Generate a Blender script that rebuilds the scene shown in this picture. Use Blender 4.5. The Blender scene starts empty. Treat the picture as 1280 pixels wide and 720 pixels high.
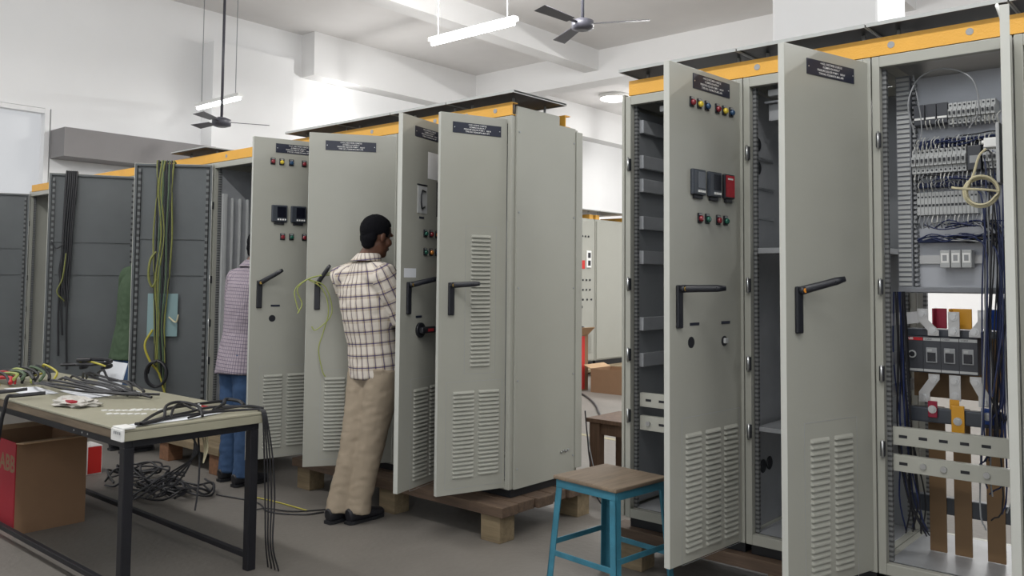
import bpy, bmesh, math, random
from mathutils import Vector, Matrix, Euler, noise
random.seed(7)
C = bpy.context.scene.collection
PI = math.pi
def V(*a): return Vector(a)

# ------------------------------------------------------------------ materials
def mat(name, col, rough=.5, metal=0., nscale=6., namt=.06, bump=0., bscale=60., emit=None, estr=0., spec=.5, coat=0.):
    m = bpy.data.materials.new(name); m.use_nodes = True
    nt = m.node_tree; N = nt.nodes; L = nt.links
    b = N['Principled BSDF']
    b.inputs['Roughness'].default_value = rough; b.inputs['Metallic'].default_value = metal
    b.inputs['Specular IOR Level'].default_value = spec
    if coat: b.inputs['Coat Weight'].default_value = coat; b.inputs['Coat Roughness'].default_value = .12
    tc = N.new('ShaderNodeTexCoord')
    no = N.new('ShaderNodeTexNoise'); no.inputs['Scale'].default_value = nscale; no.inputs['Detail'].default_value = 5
    L.new(tc.outputs['Object'], no.inputs['Vector'])
    mx = N.new('ShaderNodeMix'); mx.data_type = 'RGBA'
    lo = [c*(1-namt) for c in col]+[1]; hi = [min(1, c*(1+namt)) for c in col]+[1]
    mx.inputs[6].default_value = lo; mx.inputs[7].default_value = hi
    L.new(no.outputs['Fac'], mx.inputs[0]); L.new(mx.outputs[2], b.inputs['Base Color'])
    if bump:
        n2 = N.new('ShaderNodeTexNoise'); n2.inputs['Scale'].default_value = bscale; n2.inputs['Detail'].default_value = 3
        L.new(tc.outputs['Object'], n2.inputs['Vector'])
        bp = N.new('ShaderNodeBump'); bp.inputs['Strength'].default_value = bump; bp.inputs['Distance'].default_value = .01
        L.new(n2.outputs['Fac'], bp.inputs['Height']); L.new(bp.outputs['Normal'], b.inputs['Normal'])
    if emit:
        b.inputs['Emission Color'].default_value = (*emit, 1); b.inputs['Emission Strength'].default_value = estr
    return m

def mat_wood(name, c1, c2, rough=.75, axis=0, scale=3.):
    m = bpy.data.materials.new(name); m.use_nodes = True
    nt = m.node_tree; N = nt.nodes; L = nt.links; b = N['Principled BSDF']; b.inputs['Roughness'].default_value = rough
    tc = N.new('ShaderNodeTexCoord'); mp = N.new('ShaderNodeMapping')
    sc = [scale*6]*3; sc[axis] = scale*.5; mp.inputs['Scale'].default_value = sc
    L.new(tc.outputs['Object'], mp.inputs['Vector'])
    no = N.new('ShaderNodeTexNoise'); no.inputs['Scale'].default_value = 1.5; no.inputs['Detail'].default_value = 8; no.inputs['Roughness'].default_value = .7
    L.new(mp.outputs['Vector'], no.inputs['Vector'])
    cr = N.new('ShaderNodeValToRGB'); cr.color_ramp.elements[0].position = .3; cr.color_ramp.elements[1].position = .7
    cr.color_ramp.elements[0].color = (*c1, 1); cr.color_ramp.elements[1].color = (*c2, 1)
    L.new(no.outputs['Fac'], cr.inputs['Fac']); L.new(cr.outputs['Color'], b.inputs['Base Color'])
    bp = N.new('ShaderNodeBump'); bp.inputs['Strength'].default_value = .3; bp.inputs['Distance'].default_value = .004
    L.new(no.outputs['Fac'], bp.inputs['Height']); L.new(bp.outputs['Normal'], b.inputs['Normal'])
    return m

def mat_perf(name, col, hole=(.02,.02,.025), pitch=.025, rough=.45, metal=.3):
    """sheet-steel section punched with a row of slots along its height"""
    m = bpy.data.materials.new(name); m.use_nodes = True
    nt = m.node_tree; N = nt.nodes; L = nt.links; b = N['Principled BSDF']; b.inputs['Roughness'].default_value = rough; b.inputs['Metallic'].default_value = metal
    tc = N.new('ShaderNodeTexCoord'); sp = N.new('ShaderNodeSeparateXYZ'); L.new(tc.outputs['Object'], sp.inputs[0])
    d = N.new('ShaderNodeMath'); d.operation = 'DIVIDE'; d.inputs[1].default_value = pitch; L.new(sp.outputs['Z'], d.inputs[0])
    f = N.new('ShaderNodeMath'); f.operation = 'FRACT'; L.new(d.outputs[0], f.inputs[0])
    g = N.new('ShaderNodeMath'); g.operation = 'GREATER_THAN'; g.inputs[1].default_value = .55; L.new(f.outputs[0], g.inputs[0])
    mx = N.new('ShaderNodeMix'); mx.data_type = 'RGBA'; mx.inputs[6].default_value = (*col, 1); mx.inputs[7].default_value = (*hole, 1)
    L.new(g.outputs[0], mx.inputs[0]); L.new(mx.outputs[2], b.inputs['Base Color'])
    return m

def mat_plaid(name, base, tan, line, pu, pv, lw, tan_amt=.6):
    """woven check cloth laid out on the garment's own UV map (metres)"""
    m = bpy.data.materials.new(name); m.use_nodes = True
    nt = m.node_tree; N = nt.nodes; L = nt.links; b = N['Principled BSDF']; b.inputs['Roughness'].default_value = .85
    b.inputs['Specular IOR Level'].default_value = .2
    uv = N.new('ShaderNodeUVMap'); uv.uv_map = 'cloth'; sp = N.new('ShaderNodeSeparateXYZ'); L.new(uv.outputs[0], sp.inputs[0])
    def M(op, a, bv=None):
        n = N.new('ShaderNodeMath'); n.operation = op
        if hasattr(a, 'links'): L.new(a, n.inputs[0])
        else: n.inputs[0].default_value = a
        if bv is not None:
            if hasattr(bv, 'links'): L.new(bv, n.inputs[1])
            else: n.inputs[1].default_value = bv
        return n.outputs[0]
    def lines(o, p, w, off=0.):
        f = M('FRACT', M('ADD', M('DIVIDE', o, p), off+100.))
        return M('LESS_THAN', f, w/p)
    lu, lv = lines(sp.outputs['X'], pu, lw), lines(sp.outputs['Y'], pv, lw)
    ln = M('MAXIMUM', lu, lv)
    both = M('MULTIPLY', lu, lv)
    lnf = M('ADD', M('MULTIPLY', ln, .8), M('MULTIPLY', both, .2))
    tu, tv = lines(sp.outputs['X'], pu, pu*.4, .2), lines(sp.outputs['Y'], pv, pv*.4, .2)
    tn = M('MULTIPLY', M('ADD', tu, tv), .5*tan_amt)
    m1 = N.new('ShaderNodeMix'); m1.data_type = 'RGBA'; m1.inputs[6].default_value = (*base, 1); m1.inputs[7].default_value = (*tan, 1); L.new(tn, m1.inputs[0])
    m2 = N.new('ShaderNodeMix'); m2.data_type = 'RGBA'; L.new(m1.outputs[2], m2.inputs[6]); m2.inputs[7].default_value = (*line, 1); L.new(lnf, m2.inputs[0])
    L.new(m2.outputs[2], b.inputs['Base Color'])
    return m

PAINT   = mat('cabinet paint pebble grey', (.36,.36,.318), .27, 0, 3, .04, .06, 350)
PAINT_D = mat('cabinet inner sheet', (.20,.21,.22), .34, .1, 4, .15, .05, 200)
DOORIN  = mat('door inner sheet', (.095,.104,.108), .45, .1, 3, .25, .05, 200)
GALV    = mat('galvanised sheet', (.33,.34,.355), .30, .2, 9, .2, .05, 150)
PLATE   = mat('bright zinc mounting plate', (.44,.455,.49), .35, .15, 6, .08)
STRIP   = mat('pale mounting strip', (.42,.42,.37), .4, .0, 5, .06)
FRAME_IN= mat_perf('perforated frame section', (.20,.205,.205), (.07,.072,.075), .02)
DOORRIB = mat_perf('slotted door stiffener', (.13,.138,.138), (.03,.03,.032), .05)
RIM     = mat('door edge', (.47,.475,.44), .42, 0, 5, .05)
YELLOW  = mat('yellow enamel', (.72,.37,.045), .42, 0, 8, .1, .15, 120)
CANOPY  = mat('canopy sheet', (.40,.41,.40), .4, .1, 4, .06)
BLACK   = mat('black plastic', (.012,.013,.018), .4, 0, 10, .1)
DARK    = mat('dark plinth steel', (.012,.013,.016), .5, .1, 8, .2)
NAVY    = mat('engraved plate', (.010,.014,.032), .4, 0, 10, .08)
WHITE   = mat('white marking', (.80,.80,.78), .5, 0, 10, .03)
BRIGHT  = mat('white sticker film', (.93,.93,.93), .6, 0, 10, .01)
BRASS   = mat('brass pivot', (.55,.36,.10), .35, .8)
ORANGE  = mat('orange pivot', (.75,.28,.03), .4)
CHROME  = mat('zinc hardware', (.55,.56,.57), .28, .9)
RED     = mat('red plastic', (.50,.02,.03), .35)
REDLENS = mat('red lens', (.22,.02,.03), .25, coat=.5)
YELLENS = mat('yellow lens', (.65,.50,.05), .25, coat=.5)
BLULENS = mat('blue lens', (.02,.06,.13), .25, coat=.5)
GRNLENS = mat('green lens', (.01,.09,.06), .25, coat=.5)
ORGLENS = mat('orange lens', (.60,.22,.03), .25, coat=.5)
SMOKE   = mat('meter housing', (.045,.052,.065), .3, 0, 10, .1)
SCREEN  = mat('dark meter glass', (.008,.009,.016), .12, 0, 5, .1)
REDFACE = mat('red meter face', (.42,.02,.03), .2, 0, 40, .5)
GREYPL  = mat('grey plastic', (.30,.31,.32), .5, 0, 20, .08)
LIGHTPL = mat('light grey plastic', (.44,.45,.45), .45, 0, 20, .06)
DUCTM   = mat('slotted duct grey', (.22,.23,.25), .5, 0, 20, .06)
CBLK    = mat('black cable', (.010,.010,.013), .5, 0, 20, .2)
CBLU    = mat('dark blue wire', (.012,.022,.085), .5, 0, 20, .2)
CGRY    = mat('grey wire', (.28,.29,.30), .5, 0, 20, .1)
CWHT    = mat('white wire', (.60,.60,.56), .5, 0, 20, .05)
CCRM    = mat('cream cable', (.55,.50,.33), .5, 0, 20, .05)
CYG     = mat('yellow green wire', (.17,.18,.045), .5, 0, 30, .3)
CYEL    = mat('yellow wire', (.40,.35,.04), .5, 0, 30, .1)
CGRN    = mat('green wire', (.07,.11,.06), .5, 0, 30, .2)
CRED    = mat('red wire', (.45,.02,.03), .5, 0, 30, .1)
BROWNB  = mat('brown sleeved busbar', (.17,.10,.045), .55, 0, 6, .2)
CRIMSON = mat('crimson busbar sleeve', (.24,.006,.03), .4)
AMBER   = mat('amber busbar sleeve', (.62,.30,.02), .4)
BLUEB   = mat('blue busbar sleeve', (.012,.05,.25), .4)
TINNED  = mat('tinned bar', (.50,.50,.50), .4, .5, 12, .1)
SWITCHG = mat('switch body', (.045,.048,.058), .42, 0, 20, .1)
CONCRETE= mat('concrete floor', (.155,.142,.126), .6, 0, 1.3, .35, .25, 30)
LINEP   = mat('faded yellow floor paint', (.30,.27,.17), .7, 0, 20, .2)
WALLW   = mat('white wall plaster', (.80,.80,.80), .8, 0, 1.5, .04, .1, 12)
CEILM   = mat('ceiling plaster', (.70,.685,.675), .85, 0, 1., .10, .2, 6)
BEAMM   = mat('painted beam', (.74,.735,.73), .85, 0, 1., .06)
BEAMSHADE  = mat('shaded beam grey', (.22,.21,.21), .7, 0, 2., .1)
WOOD    = mat_wood('pallet wood', (.055,.035,.024), (.14,.092,.06))
WOODL   = mat_wood('pale pallet wood', (.14,.105,.06), (.26,.20,.12))
WOODO   = mat_wood('block wood', (.13,.06,.03), (.25,.12,.06), axis=1)
WOODT   = mat_wood('table edge wood', (.10,.075,.05), (.22,.165,.11))
WOODS   = mat_wood('seat board', (.12,.09,.062), (.24,.18,.125), axis=1)
WOODB   = mat_wood('bench wood', (.07,.038,.020), (.15,.085,.05), axis=2)
LAMIN   = mat('tabletop laminate', (.33,.315,.235), .42, 0, 5, .14, .05, 80)
TABLEM  = mat('table frame steel', (.010,.010,.014), .5, .2, 10, .2)
BLUEP   = mat('chipped blue enamel', (.035,.165,.235), .45, 0, 14, .4, .15, 60)
CARD    = mat('cardboard', (.23,.135,.075), .85, 0, 6, .1)
CARDL   = mat('cardboard inside', (.38,.25,.14), .85, 0, 6, .08)
CARDR   = mat('red print on cardboard', (.30,.006,.018), .7, 0, 6, .1)
CARDRB  = mat('bright red print', (.55,.02,.015), .6, 0, 6, .06)
PAPER   = mat('paper', (.74,.76,.80), .7, 0, 12, .03)
TEAL    = mat('pale teal sheet', (.19,.29,.30), .35, 0, 12, .08)
BAGM    = mat('frosted bag', (.50,.48,.44), .3, 0, 30, .2)
FANM    = mat('dark fan enamel', (.06,.06,.075), .4)
TUBEM   = mat('lit tube', (1,1,1), .5, emit=(1,1,1), estr=9.)
LAMPM   = mat('lit lamp disc', (1,1,1), .5, emit=(1,.98,.95), estr=6.)
GLOW    = mat('daylight pane', (.04,.04,.04), .3, emit=(.95,.97,1), estr=.44)
SKIN    = mat('skin', (.115,.052,.032), .5, 0, 18, .12, .04, 200, spec=.4)
HAIR    = mat('black hair', (.005,.005,.007), .9, 0, 60, .3, .6, 260, spec=.12)
CYGB    = mat('bright yellow green wire', (.29,.33,.09), .5, 0, 30, .2)
EYEW    = mat('eye', (.7,.68,.65), .25)
CHINO   = mat('khaki cotton', (.31,.255,.19), .85, 0, 9, .10, .15, 160, spec=.2)
JEANS   = mat('blue denim', (.045,.085,.17), .85, 0, 30, .25, .2, 300, spec=.2)
GREENS  = mat('green cotton', (.055,.085,.05), .85, 0, 10, .12, .1, 200, spec=.2)
SHOE    = mat('dark shoe', (.010,.010,.014), .5, 0, 20, .2)
PLAID   = mat_plaid('checked shirt cloth', (.62,.57,.51), (.33,.26,.17), (.045,.032,.115), .056, .070, .0068, .8)
PLAID2  = mat_plaid('lilac check cloth', (.36,.31,.34), (.29,.24,.28), (.10,.085,.14), .020, .024, .0035)

# ------------------------------------------------------------------ mesh builder
class MB:
    def __init__(s): s.v = []; s.f = []; s.m = []; s.sm = []; s.mats = []
    def mi(s, m):
        if m not in s.mats: s.mats.append(m)
        return s.mats.index(m)
    def add(s, vs, fs, m, smooth=False, M=None):
        o = len(s.v); k = s.mi(m)
        s.v += [tuple(M @ Vector(p)) if M else tuple(p) for p in vs]
        for f in fs: s.f.append(tuple(i+o for i in f)); s.m.append(k); s.sm.append(smooth)
        return s
    def box(s, x0, x1, y0, y1, z0, z1, m, M=None):
        vs = [(x,y,z) for z in (z0,z1) for y in (y0,y1) for x in (x0,x1)]
        return s.add(vs, [(0,2,3,1),(4,5,7,6),(0,1,5,4),(2,6,7,3),(0,4,6,2),(1,3,7,5)], m, False, M)
    def cbox(s, x0, x1, y0, y1, z0, z1, m, c=.003, M=None):
        """box with bevelled edges"""
        b = bmesh.new(); bmesh.ops.create_cube(b, size=1)
        for v in b.verts: v.co = V((x0+x1)/2+v.co.x*(x1-x0), (y0+y1)/2+v.co.y*(y1-y0), (z0+z1)/2+v.co.z*(z1-z0))
        bmesh.ops.bevel(b, geom=b.edges[:], offset=c, segments=2, profile=.6, affect='EDGES')
        return s.bm(b, m, M)
    def bm(s, b, m, M=None, smooth=False):
        b.verts.ensure_lookup_table(); b.verts.index_update()
        s.add([v.co.copy() for v in b.verts], [[v.index for v in f.verts] for f in b.faces], m, smooth, M); b.free(); return s
    def prism(s, poly, a0, a1, axis, m, M=None):
        """polygon in the two other axes (cyclic order), extruded along axis"""
        n = len(poly); vs = []
        for a in (a0, a1):
            for p in poly:
                q = [0,0,0]; q[axis] = a; q[(axis+1)%3] = p[0]; q[(axis+2)%3] = p[1]; vs.append(q)
        fs = [tuple(range(n))[::-1], tuple(range(n, 2*n))] + [(i,(i+1)%n,n+(i+1)%n,n+i) for i in range(n)]
        return s.add(vs, fs, m, False, M)
    def cyl(s, p0, p1, r, m, n=12, r1=None, smooth=True, M=None):
        return s.tube([p0, p1], [r, r if r1 is None else r1], m, n, M=M)
    def tube(s, pts, r, m, n=8, side=None, M=None, ry=None):
        pts = [Vector(p) for p in pts]; k = len(pts)
        if not hasattr(r, '__len__'): r = [r]*k
        ry = ry or r
        vs = []; fs = []; prev = None
        for i, p in enumerate(pts):
            t = (pts[min(i+1,k-1)]-pts[max(i-1,0)])
            if t.length < 1e-9: t = V(0,0,1)
            t.normalize()
            if side is not None: a = Vector(side) - t*t.dot(Vector(side))
            elif prev is not None: a = prev - t*t.dot(prev)
            else: a = t.orthogonal()
            if a.length < 1e-6: a = t.orthogonal()
            a.normalize(); prev = a; b = t.cross(a)
            for j in range(n):
                w = 2*PI*j/n; vs.append(p + a*math.cos(w)*r[i] + b*math.sin(w)*ry[i])
        for i in range(k-1):
            for j in range(n): fs.append((i*n+j, i*n+(j+1)%n, (i+1)*n+(j+1)%n, (i+1)*n+j))
        s.add(vs, fs, m, n > 6, M); s.add(vs[:n], [tuple(range(n))[::-1]], m, False, M); s.add(vs[-n:], [tuple(range(n))], m, False, M)
        return s
    def cable(s, pts, r, m, n=6, sub=5):
        pts = [Vector(p) for p in pts]; out = []
        P = [pts[0]*2-pts[1]]+pts+[pts[-1]*2-pts[-2]]
        for i in range(1, len(P)-2):
            for q in range(sub):
                t = q/sub; a,b,c,d = P[i-1],P[i],P[i+1],P[i+2]
                out.append(.5*((2*b)+(c-a)*t+(2*a-5*b+4*c-d)*t*t+(3*b-a-3*c+d)*t**3))
        out.append(pts[-1]); s.tube(out, r, m, n); s.sm = [True if x else x for x in s.sm]; return s
    def ball(s, c, rx, ry, rz, m, n=16, M=None):
        vs = []; fs = []; h = n//2
        for i in range(h+1):
            th = PI*i/h
            for j in range(n):
                ph = 2*PI*j/n; vs.append((c[0]+rx*math.sin(th)*math.cos(ph), c[1]+ry*math.sin(th)*math.sin(ph), c[2]+rz*math.cos(th)))
        for i in range(h):
            for j in range(n): fs.append((i*n+j,(i+1)*n+j,(i+1)*n+(j+1)%n,i*n+(j+1)%n))
        return s.add(vs, fs, m, True, M)
    def mesh(s, name):
        me = bpy.data.meshes.new(name); me.from_pydata(s.v, [], s.f)
        for m in s.mats: me.materials.append(m)
        me.polygons.foreach_set('material_index', s.m); me.polygons.foreach_set('use_smooth', s.sm); me.update()
        b = bmesh.new(); b.from_mesh(me); bmesh.ops.remove_doubles(b, verts=b.verts, dist=1e-6); bmesh.ops.recalc_face_normals(b, faces=b.faces); b.to_mesh(me); b.free()
        return me
    def build(s, name, parent=None, loc=None, label=None):
        o = bpy.data.objects.new(name, s.mesh(name)); C.objects.link(o)
        if parent: o.parent = parent
        if loc is not None: o.location = loc
        if label: o['label'] = label
        return o

def tag(o, label, cat, group=None, kind=None):
    o['label'] = label; o['category'] = cat
    if group: o['group'] = group
    if kind: o['kind'] = kind
    return o
def thing(name, label, cat, loc=(0,0,0), rz=0, group=None):
    o = bpy.data.objects.new(name, None); C.objects.link(o); o.location = loc; o.rotation_euler = (0,0,rz); o.empty_display_size = .1
    return tag(o, label, cat, group)
def struct(mb, name):
    o = mb.build(name); o['kind'] = 'structure'; return o

_tx = {}
def text(mb, st, size, m, M, align='CENTER', depth=.0004, bold=0.):
    key = (st, align, bold)
    if key not in _tx:
        cu = bpy.data.curves.new('lettering', 'FONT'); cu.body = st; cu.align_x = align; cu.align_y = 'CENTER'; cu.size = 1; cu.resolution_u = 2; cu.offset = bold
        o = bpy.data.objects.new('lettering', cu); C.objects.link(o); dg = bpy.context.evaluated_depsgraph_get()
        me = o.evaluated_get(dg).to_mesh(); _tx[key] = ([v.co.copy() for v in me.vertices], [tuple(p.vertices) for p in me.polygons])
        o.evaluated_get(dg).to_mesh_clear(); bpy.data.objects.remove(o); bpy.data.curves.remove(cu)
    vs, fs = _tx[key]
    mb.add([v*size for v in vs], fs, m, False, M)
# lettering on a face that looks towards local -Y: text x -> +x, text y -> +z
def face_M(x, y, z): return Matrix.Translation((x,y,z)) @ Matrix.Rotation(PI/2, 4, 'X')

# ------------------------------------------------------------------ camera (matched to the photograph)
cam = bpy.data.cameras.new('camera'); co = bpy.data.objects.new('camera', cam); C.objects.link(co)
yaw, pitch, roll = -.7133, .0528, .0084
cy, sy, cp, sp = math.cos(yaw), math.sin(yaw), math.cos(pitch), math.sin(pitch)
fw = V(sy*cp, cy*cp, sp); ri = V(cy, -sy, 0); up = ri.cross(fw)
r2 = ri*math.cos(roll)+up*math.sin(roll); u2 = -ri*math.sin(roll)+up*math.cos(roll)
Mx = Matrix((r2, u2, -fw)).transposed().to_4x4(); Mx.translation = (3.1472, -3.5939, 1.4134); co.matrix_world = Mx
cam.sensor_fit = 'HORIZONTAL'; cam.sensor_width = 36; cam.lens = 1057.2165/1280*36
cam.shift_y = -65.3387/1280; cam.clip_start = .05; cam.clip_end = 200
bpy.context.scene.camera = co

# ------------------------------------------------------------------ setting
XL, XR, YB, YF, ZC = -8.6, 9.0, 16.5, -7.5, 5.46
struct(MB().box(XL-.2, XR, YF, YB+.2, -.1, 0, CONCRETE), 'floor')
struct(MB().box(XL-.2, XR, YF, YB+.2, ZC, ZC+.15, CEILM), 'ceiling')
w = MB()
for a, b in ((YF, -2.2), (.75, YB+.2)): w.box(XL-.2, XL, a, b, 0, ZC, WALLW)
w.box(XL-.2, XL, -2.2, .75, 0, 1.2, WALLW); w.box(XL-.2, XL, -2.2, .75, 3.6, ZC, WALLW)
struct(w, 'wall_left')
struct(MB().box(XL, XR, YB, YB+.2, 0, ZC, WALLW), 'wall_back')
w = MB().box(XR, XR+.2, YF, YB+.2, 0, 2.4, WALLW).box(XR, XR+.2, YF, YB+.2, 5.1, ZC, WALLW)  # out of view; sill raised so daylight comes from above
for a in (YF, -4, 0, 4, 8, 12, YB-.8): w.box(XR, XR+.2, a, a+.6, 2.4, 5.1, WALLW)
struct(w, 'wall_right')
w = MB().box(XL-.2, XR+.2, YF-.2, YF, 0, 2.6, WALLW).box(XL-.2, XR+.2, YF-.2, YF, 5.1, ZC, WALLW)  # unseen wall, added with high openings to keep the light high
for a in (XL-.2, -5, -1.4, 2.2, 5.8, XR-.4): w.box(a, a+.6, YF-.2, YF, 2.6, 5.1, WALLW)
struct(w, 'wall_front')
# daylight window in the left wall: frame and lit panes
wf = MB()
for a in (-2.2, -1.2, -.2, .67): wf.box(XL-.12, XL+.01, a, a+.06, 1.2, 3.6, WALLW)
for z in (1.205, 2.4, 3.535): wf.box(XL-.115, XL+.005, -2.195, .725, z, z+.06, WALLW)
wo = struct(wf, 'window_1')
g = MB().box(XL-.23, XL-.21, -2.4, .95, 1.0, 3.8, GLOW).build('pane', wo)
# beam band along the left wall, crossing beams, pier, low beam coloured as shaded, pillar
struct(MB().box(XL, XL+.35, 4.6, YB, 4.74, ZC, BEAMM), 'trim_1')
for k, y in enumerate((8.45, -1.2)):
    struct(MB().box(XL, XR, y, y+.4, 4.92, ZC, BEAMM), 'beam_%d' % (k+1))
for k, x in enumerate((-5.6, -.4, 4.8)):
    struct(MB().box(x, x+.3, YF, 8.45, 5.1, ZC, BEAMM).box(x, x+.3, 8.85, YB, 5.1, ZC, BEAMM), 'beam_%d' % (k+3))
struct(MB().box(XL, XL+.3, 2.85, 4.25, 0, 4.92, WALLW), 'column_1')
struct(MB().cbox(.26, 1.1, 3., 3.7, 0, ZC, WALLW, .02), 'column_2')
struct(MB().box(XL, XL+.45, .75, 2.84, 2.95, 3.32, BEAMSHADE), 'trim_2')  # wall beam; the shade on its face is put into the grey
struct(MB().box(XL+.4, -.2, 2.76, 2.84, 0, .002, LINEP), 'floor_line')
# ------------------------------------------------------------------ pallets under the cabinets
def pallet(x0, x1, y0, y1, label, m, mb, top=.2, group=None):
    t = thing('pallet', label, 'pallet', (x0, y0, 0))
    W, D = x1-x0, y1-y0; n = max(3, int(D/.13)); p = D/n
    for i in range(n):
        jx = random.uniform(-.02, .02)
        MB().cbox(.02+jx, W-.02+jx, i*p, i*p+p-.012, top-.055, top-.0005, m, .004).build('deck_board', t)
    nb = max(2, int(W/.85)+1)
    for i in range(nb):
        x = .05+(W-.25)*i/(nb-1)
        for y in (.02, D-.16):
            MB().cbox(x, x+.14, y, y+.12, .0, top-.056, mb, .004).build('block', t)
    return t
pallet(-1.80, .15, -.16, .72, 'dark wooden pallet under the closed end cabinet beside the man in the checked shirt', WOOD, WOODL)
pallet(-3.35, -2.36, -.35, .70, 'pale timber pallet under the open cabinet behind the table', WOODL, WOODO)
pallet(-7.2, -3.42, .0, .70, 'long timber pallet under the farthest row of open cabinets', WOODL, WOODO)
pallet(.70, 3.3, -.02, .72, 'timber pallet under the right-hand cabinets beside the blue stool', WOOD, WOODL)

# ------------------------------------------------------------------ cabinets
ZB, ZT, DEP = .25, .25+2.1, .635
def cabinet(label, x0, x1, right_panel=False, left_panel=False, back=True, canopy=True, inner_left=None, can_dx=(0,0), closed=False):
    t = thing('control_cabinet', label, 'control cabinet', ((x0+x1)/2, 0, .2), 0, 'open control cabinets in the two rows')
    O = V((x0+x1)/2, 0, .2)
    def L(mb, name, parent=t, lab=None):
        mb.v = [tuple(Vector(p)-O) for p in mb.v] if parent is t else mb.v
        return mb.build(name, parent, label=lab)
    a, b = x0+.0015, x1-.0015
    MB_ = MB()
    pw = .03
    for x in (a, b-pw):
        MB_.cbox(x, x+pw, 0, .035, ZB, ZT, PAINT, .003); MB_.cbox(x, x+pw, DEP-.04, DEP-.005, ZB, ZT, PAINT, .003)
    MB_.cbox(a+pw, b-pw, 0, .035, ZT-.045, ZT, PAINT, .003).cbox(a+pw, b-pw, 0, .035, ZB, ZB+.045, PAINT, .003)
    for y in (0.04, DEP-.04):
        pass
    for z in (ZB, ZT-.045):
        MB_.box(a+pw, b-pw, DEP-.04, DEP-.005, z, z+.045, PAINT)
        for x in (a, b-pw): MB_.box(x, x+pw, .035, DEP-.04, z, z+.045, PAINT)
    L(MB_, 'frame')
    m = MB()
    for x in (a+pw, b-pw-.016):
        m.box(x, x+.016, .036, .056, ZB+.045, ZT-.045, FRAME_IN); m.box(x, x+.016, DEP-.062, DEP-.042, ZB+.045, ZT-.045, FRAME_IN)
    L(m, 'perforated_rail')
    L(MB().box(a+.002, b-.002, .04, DEP-.045, ZT, ZT+.003, PAINT_D), 'roof_sheet')
    L(MB().box(a+pw, b-pw, .04, DEP-.045, ZB+.045, ZB+.048, GALV), 'floor_sheet')
    L(MB().cbox(a+.012, b-.012, .03, DEP-.02, .2005, ZB-.0005, DARK, .003), 'plinth')
    if back: L(MB().box(a+pw, b-pw, DEP-.03, DEP-.026, ZB+.045, ZT-.045, PAINT_D), 'back_panel')
    if right_panel:
        s = MB()
        s.prism([(.034,ZB),(DEP-.045,ZB),(DEP-.045,2.352),(.428,2.352),(.428,2.407),(.034,2.407)], b, b+.012, 0, PAINT)
        for y in (.055, .575):
            for z in (.36, .85, 1.37, 1.80, 2.26): s.cyl((b+.012,y,z),(b+.016,y,z),.006,GREYPL,8)
        for k in range(4): s.cyl((b+.012,.46+.022*k,.395+.006*(k%2)),(b+.02,.46+.022*k,.395+.006*(k%2)),.007,CHROME,8)
        L(s, 'side_panel')
        L(MB().cbox(b-.03, b+.02, DEP-.043, DEP+.02, ZB+.03, 2.335, PAINT, .004), 'rear_door')
    if left_panel:
        L(MB().box(a-.012, a, .034, DEP-.01, ZB, 2.352, PAINT), 'side_panel')
        L(MB().cbox(a-.028, a-.013, .01, .05, ZB, 2.365, PAINT, .003), 'cover_strip')
    if inner_left: L(MB().box(a+.001, a+.004, .058, DEP-.065, ZB+.05, ZT-.05, inner_left), 'partition')
    if canopy:
        c = MB(); zc = 2.463; ca, cb = x0+.002-can_dx[0], x1-.002+can_dx[1]
        c.box(ca, cb, -.06, .42, zc+.004, zc+.008, DARK)
        c.box(ca, cb, -.06, .42, zc+.0085, zc+.012, CANOPY)
        c.box(ca, cb, -.064, -.060, zc-.001, zc+.014, CANOPY).box(ca, cb, .42, .424, zc-.001, zc+.014, CANOPY)
        c.box(ca-.0, ca+.004, -.06, .42, zc-.001, zc+.0135, CANOPY).box(cb-.004, cb, -.06, .42, zc-.001, zc+.0135, CANOPY)
        cv = L(c, 'canopy')
        for x in (x0+.09, x1-.05):
            for y in (.07, .36):
                st = MB().cyl((x-O.x,y,ZT+.003-O.z),(x-O.x,y,zc+.003-O.z),.008,LIGHTPL,10).build('standoff', cv)
    t['_o'] = 0; del t['_o']
    return t, O

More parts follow.
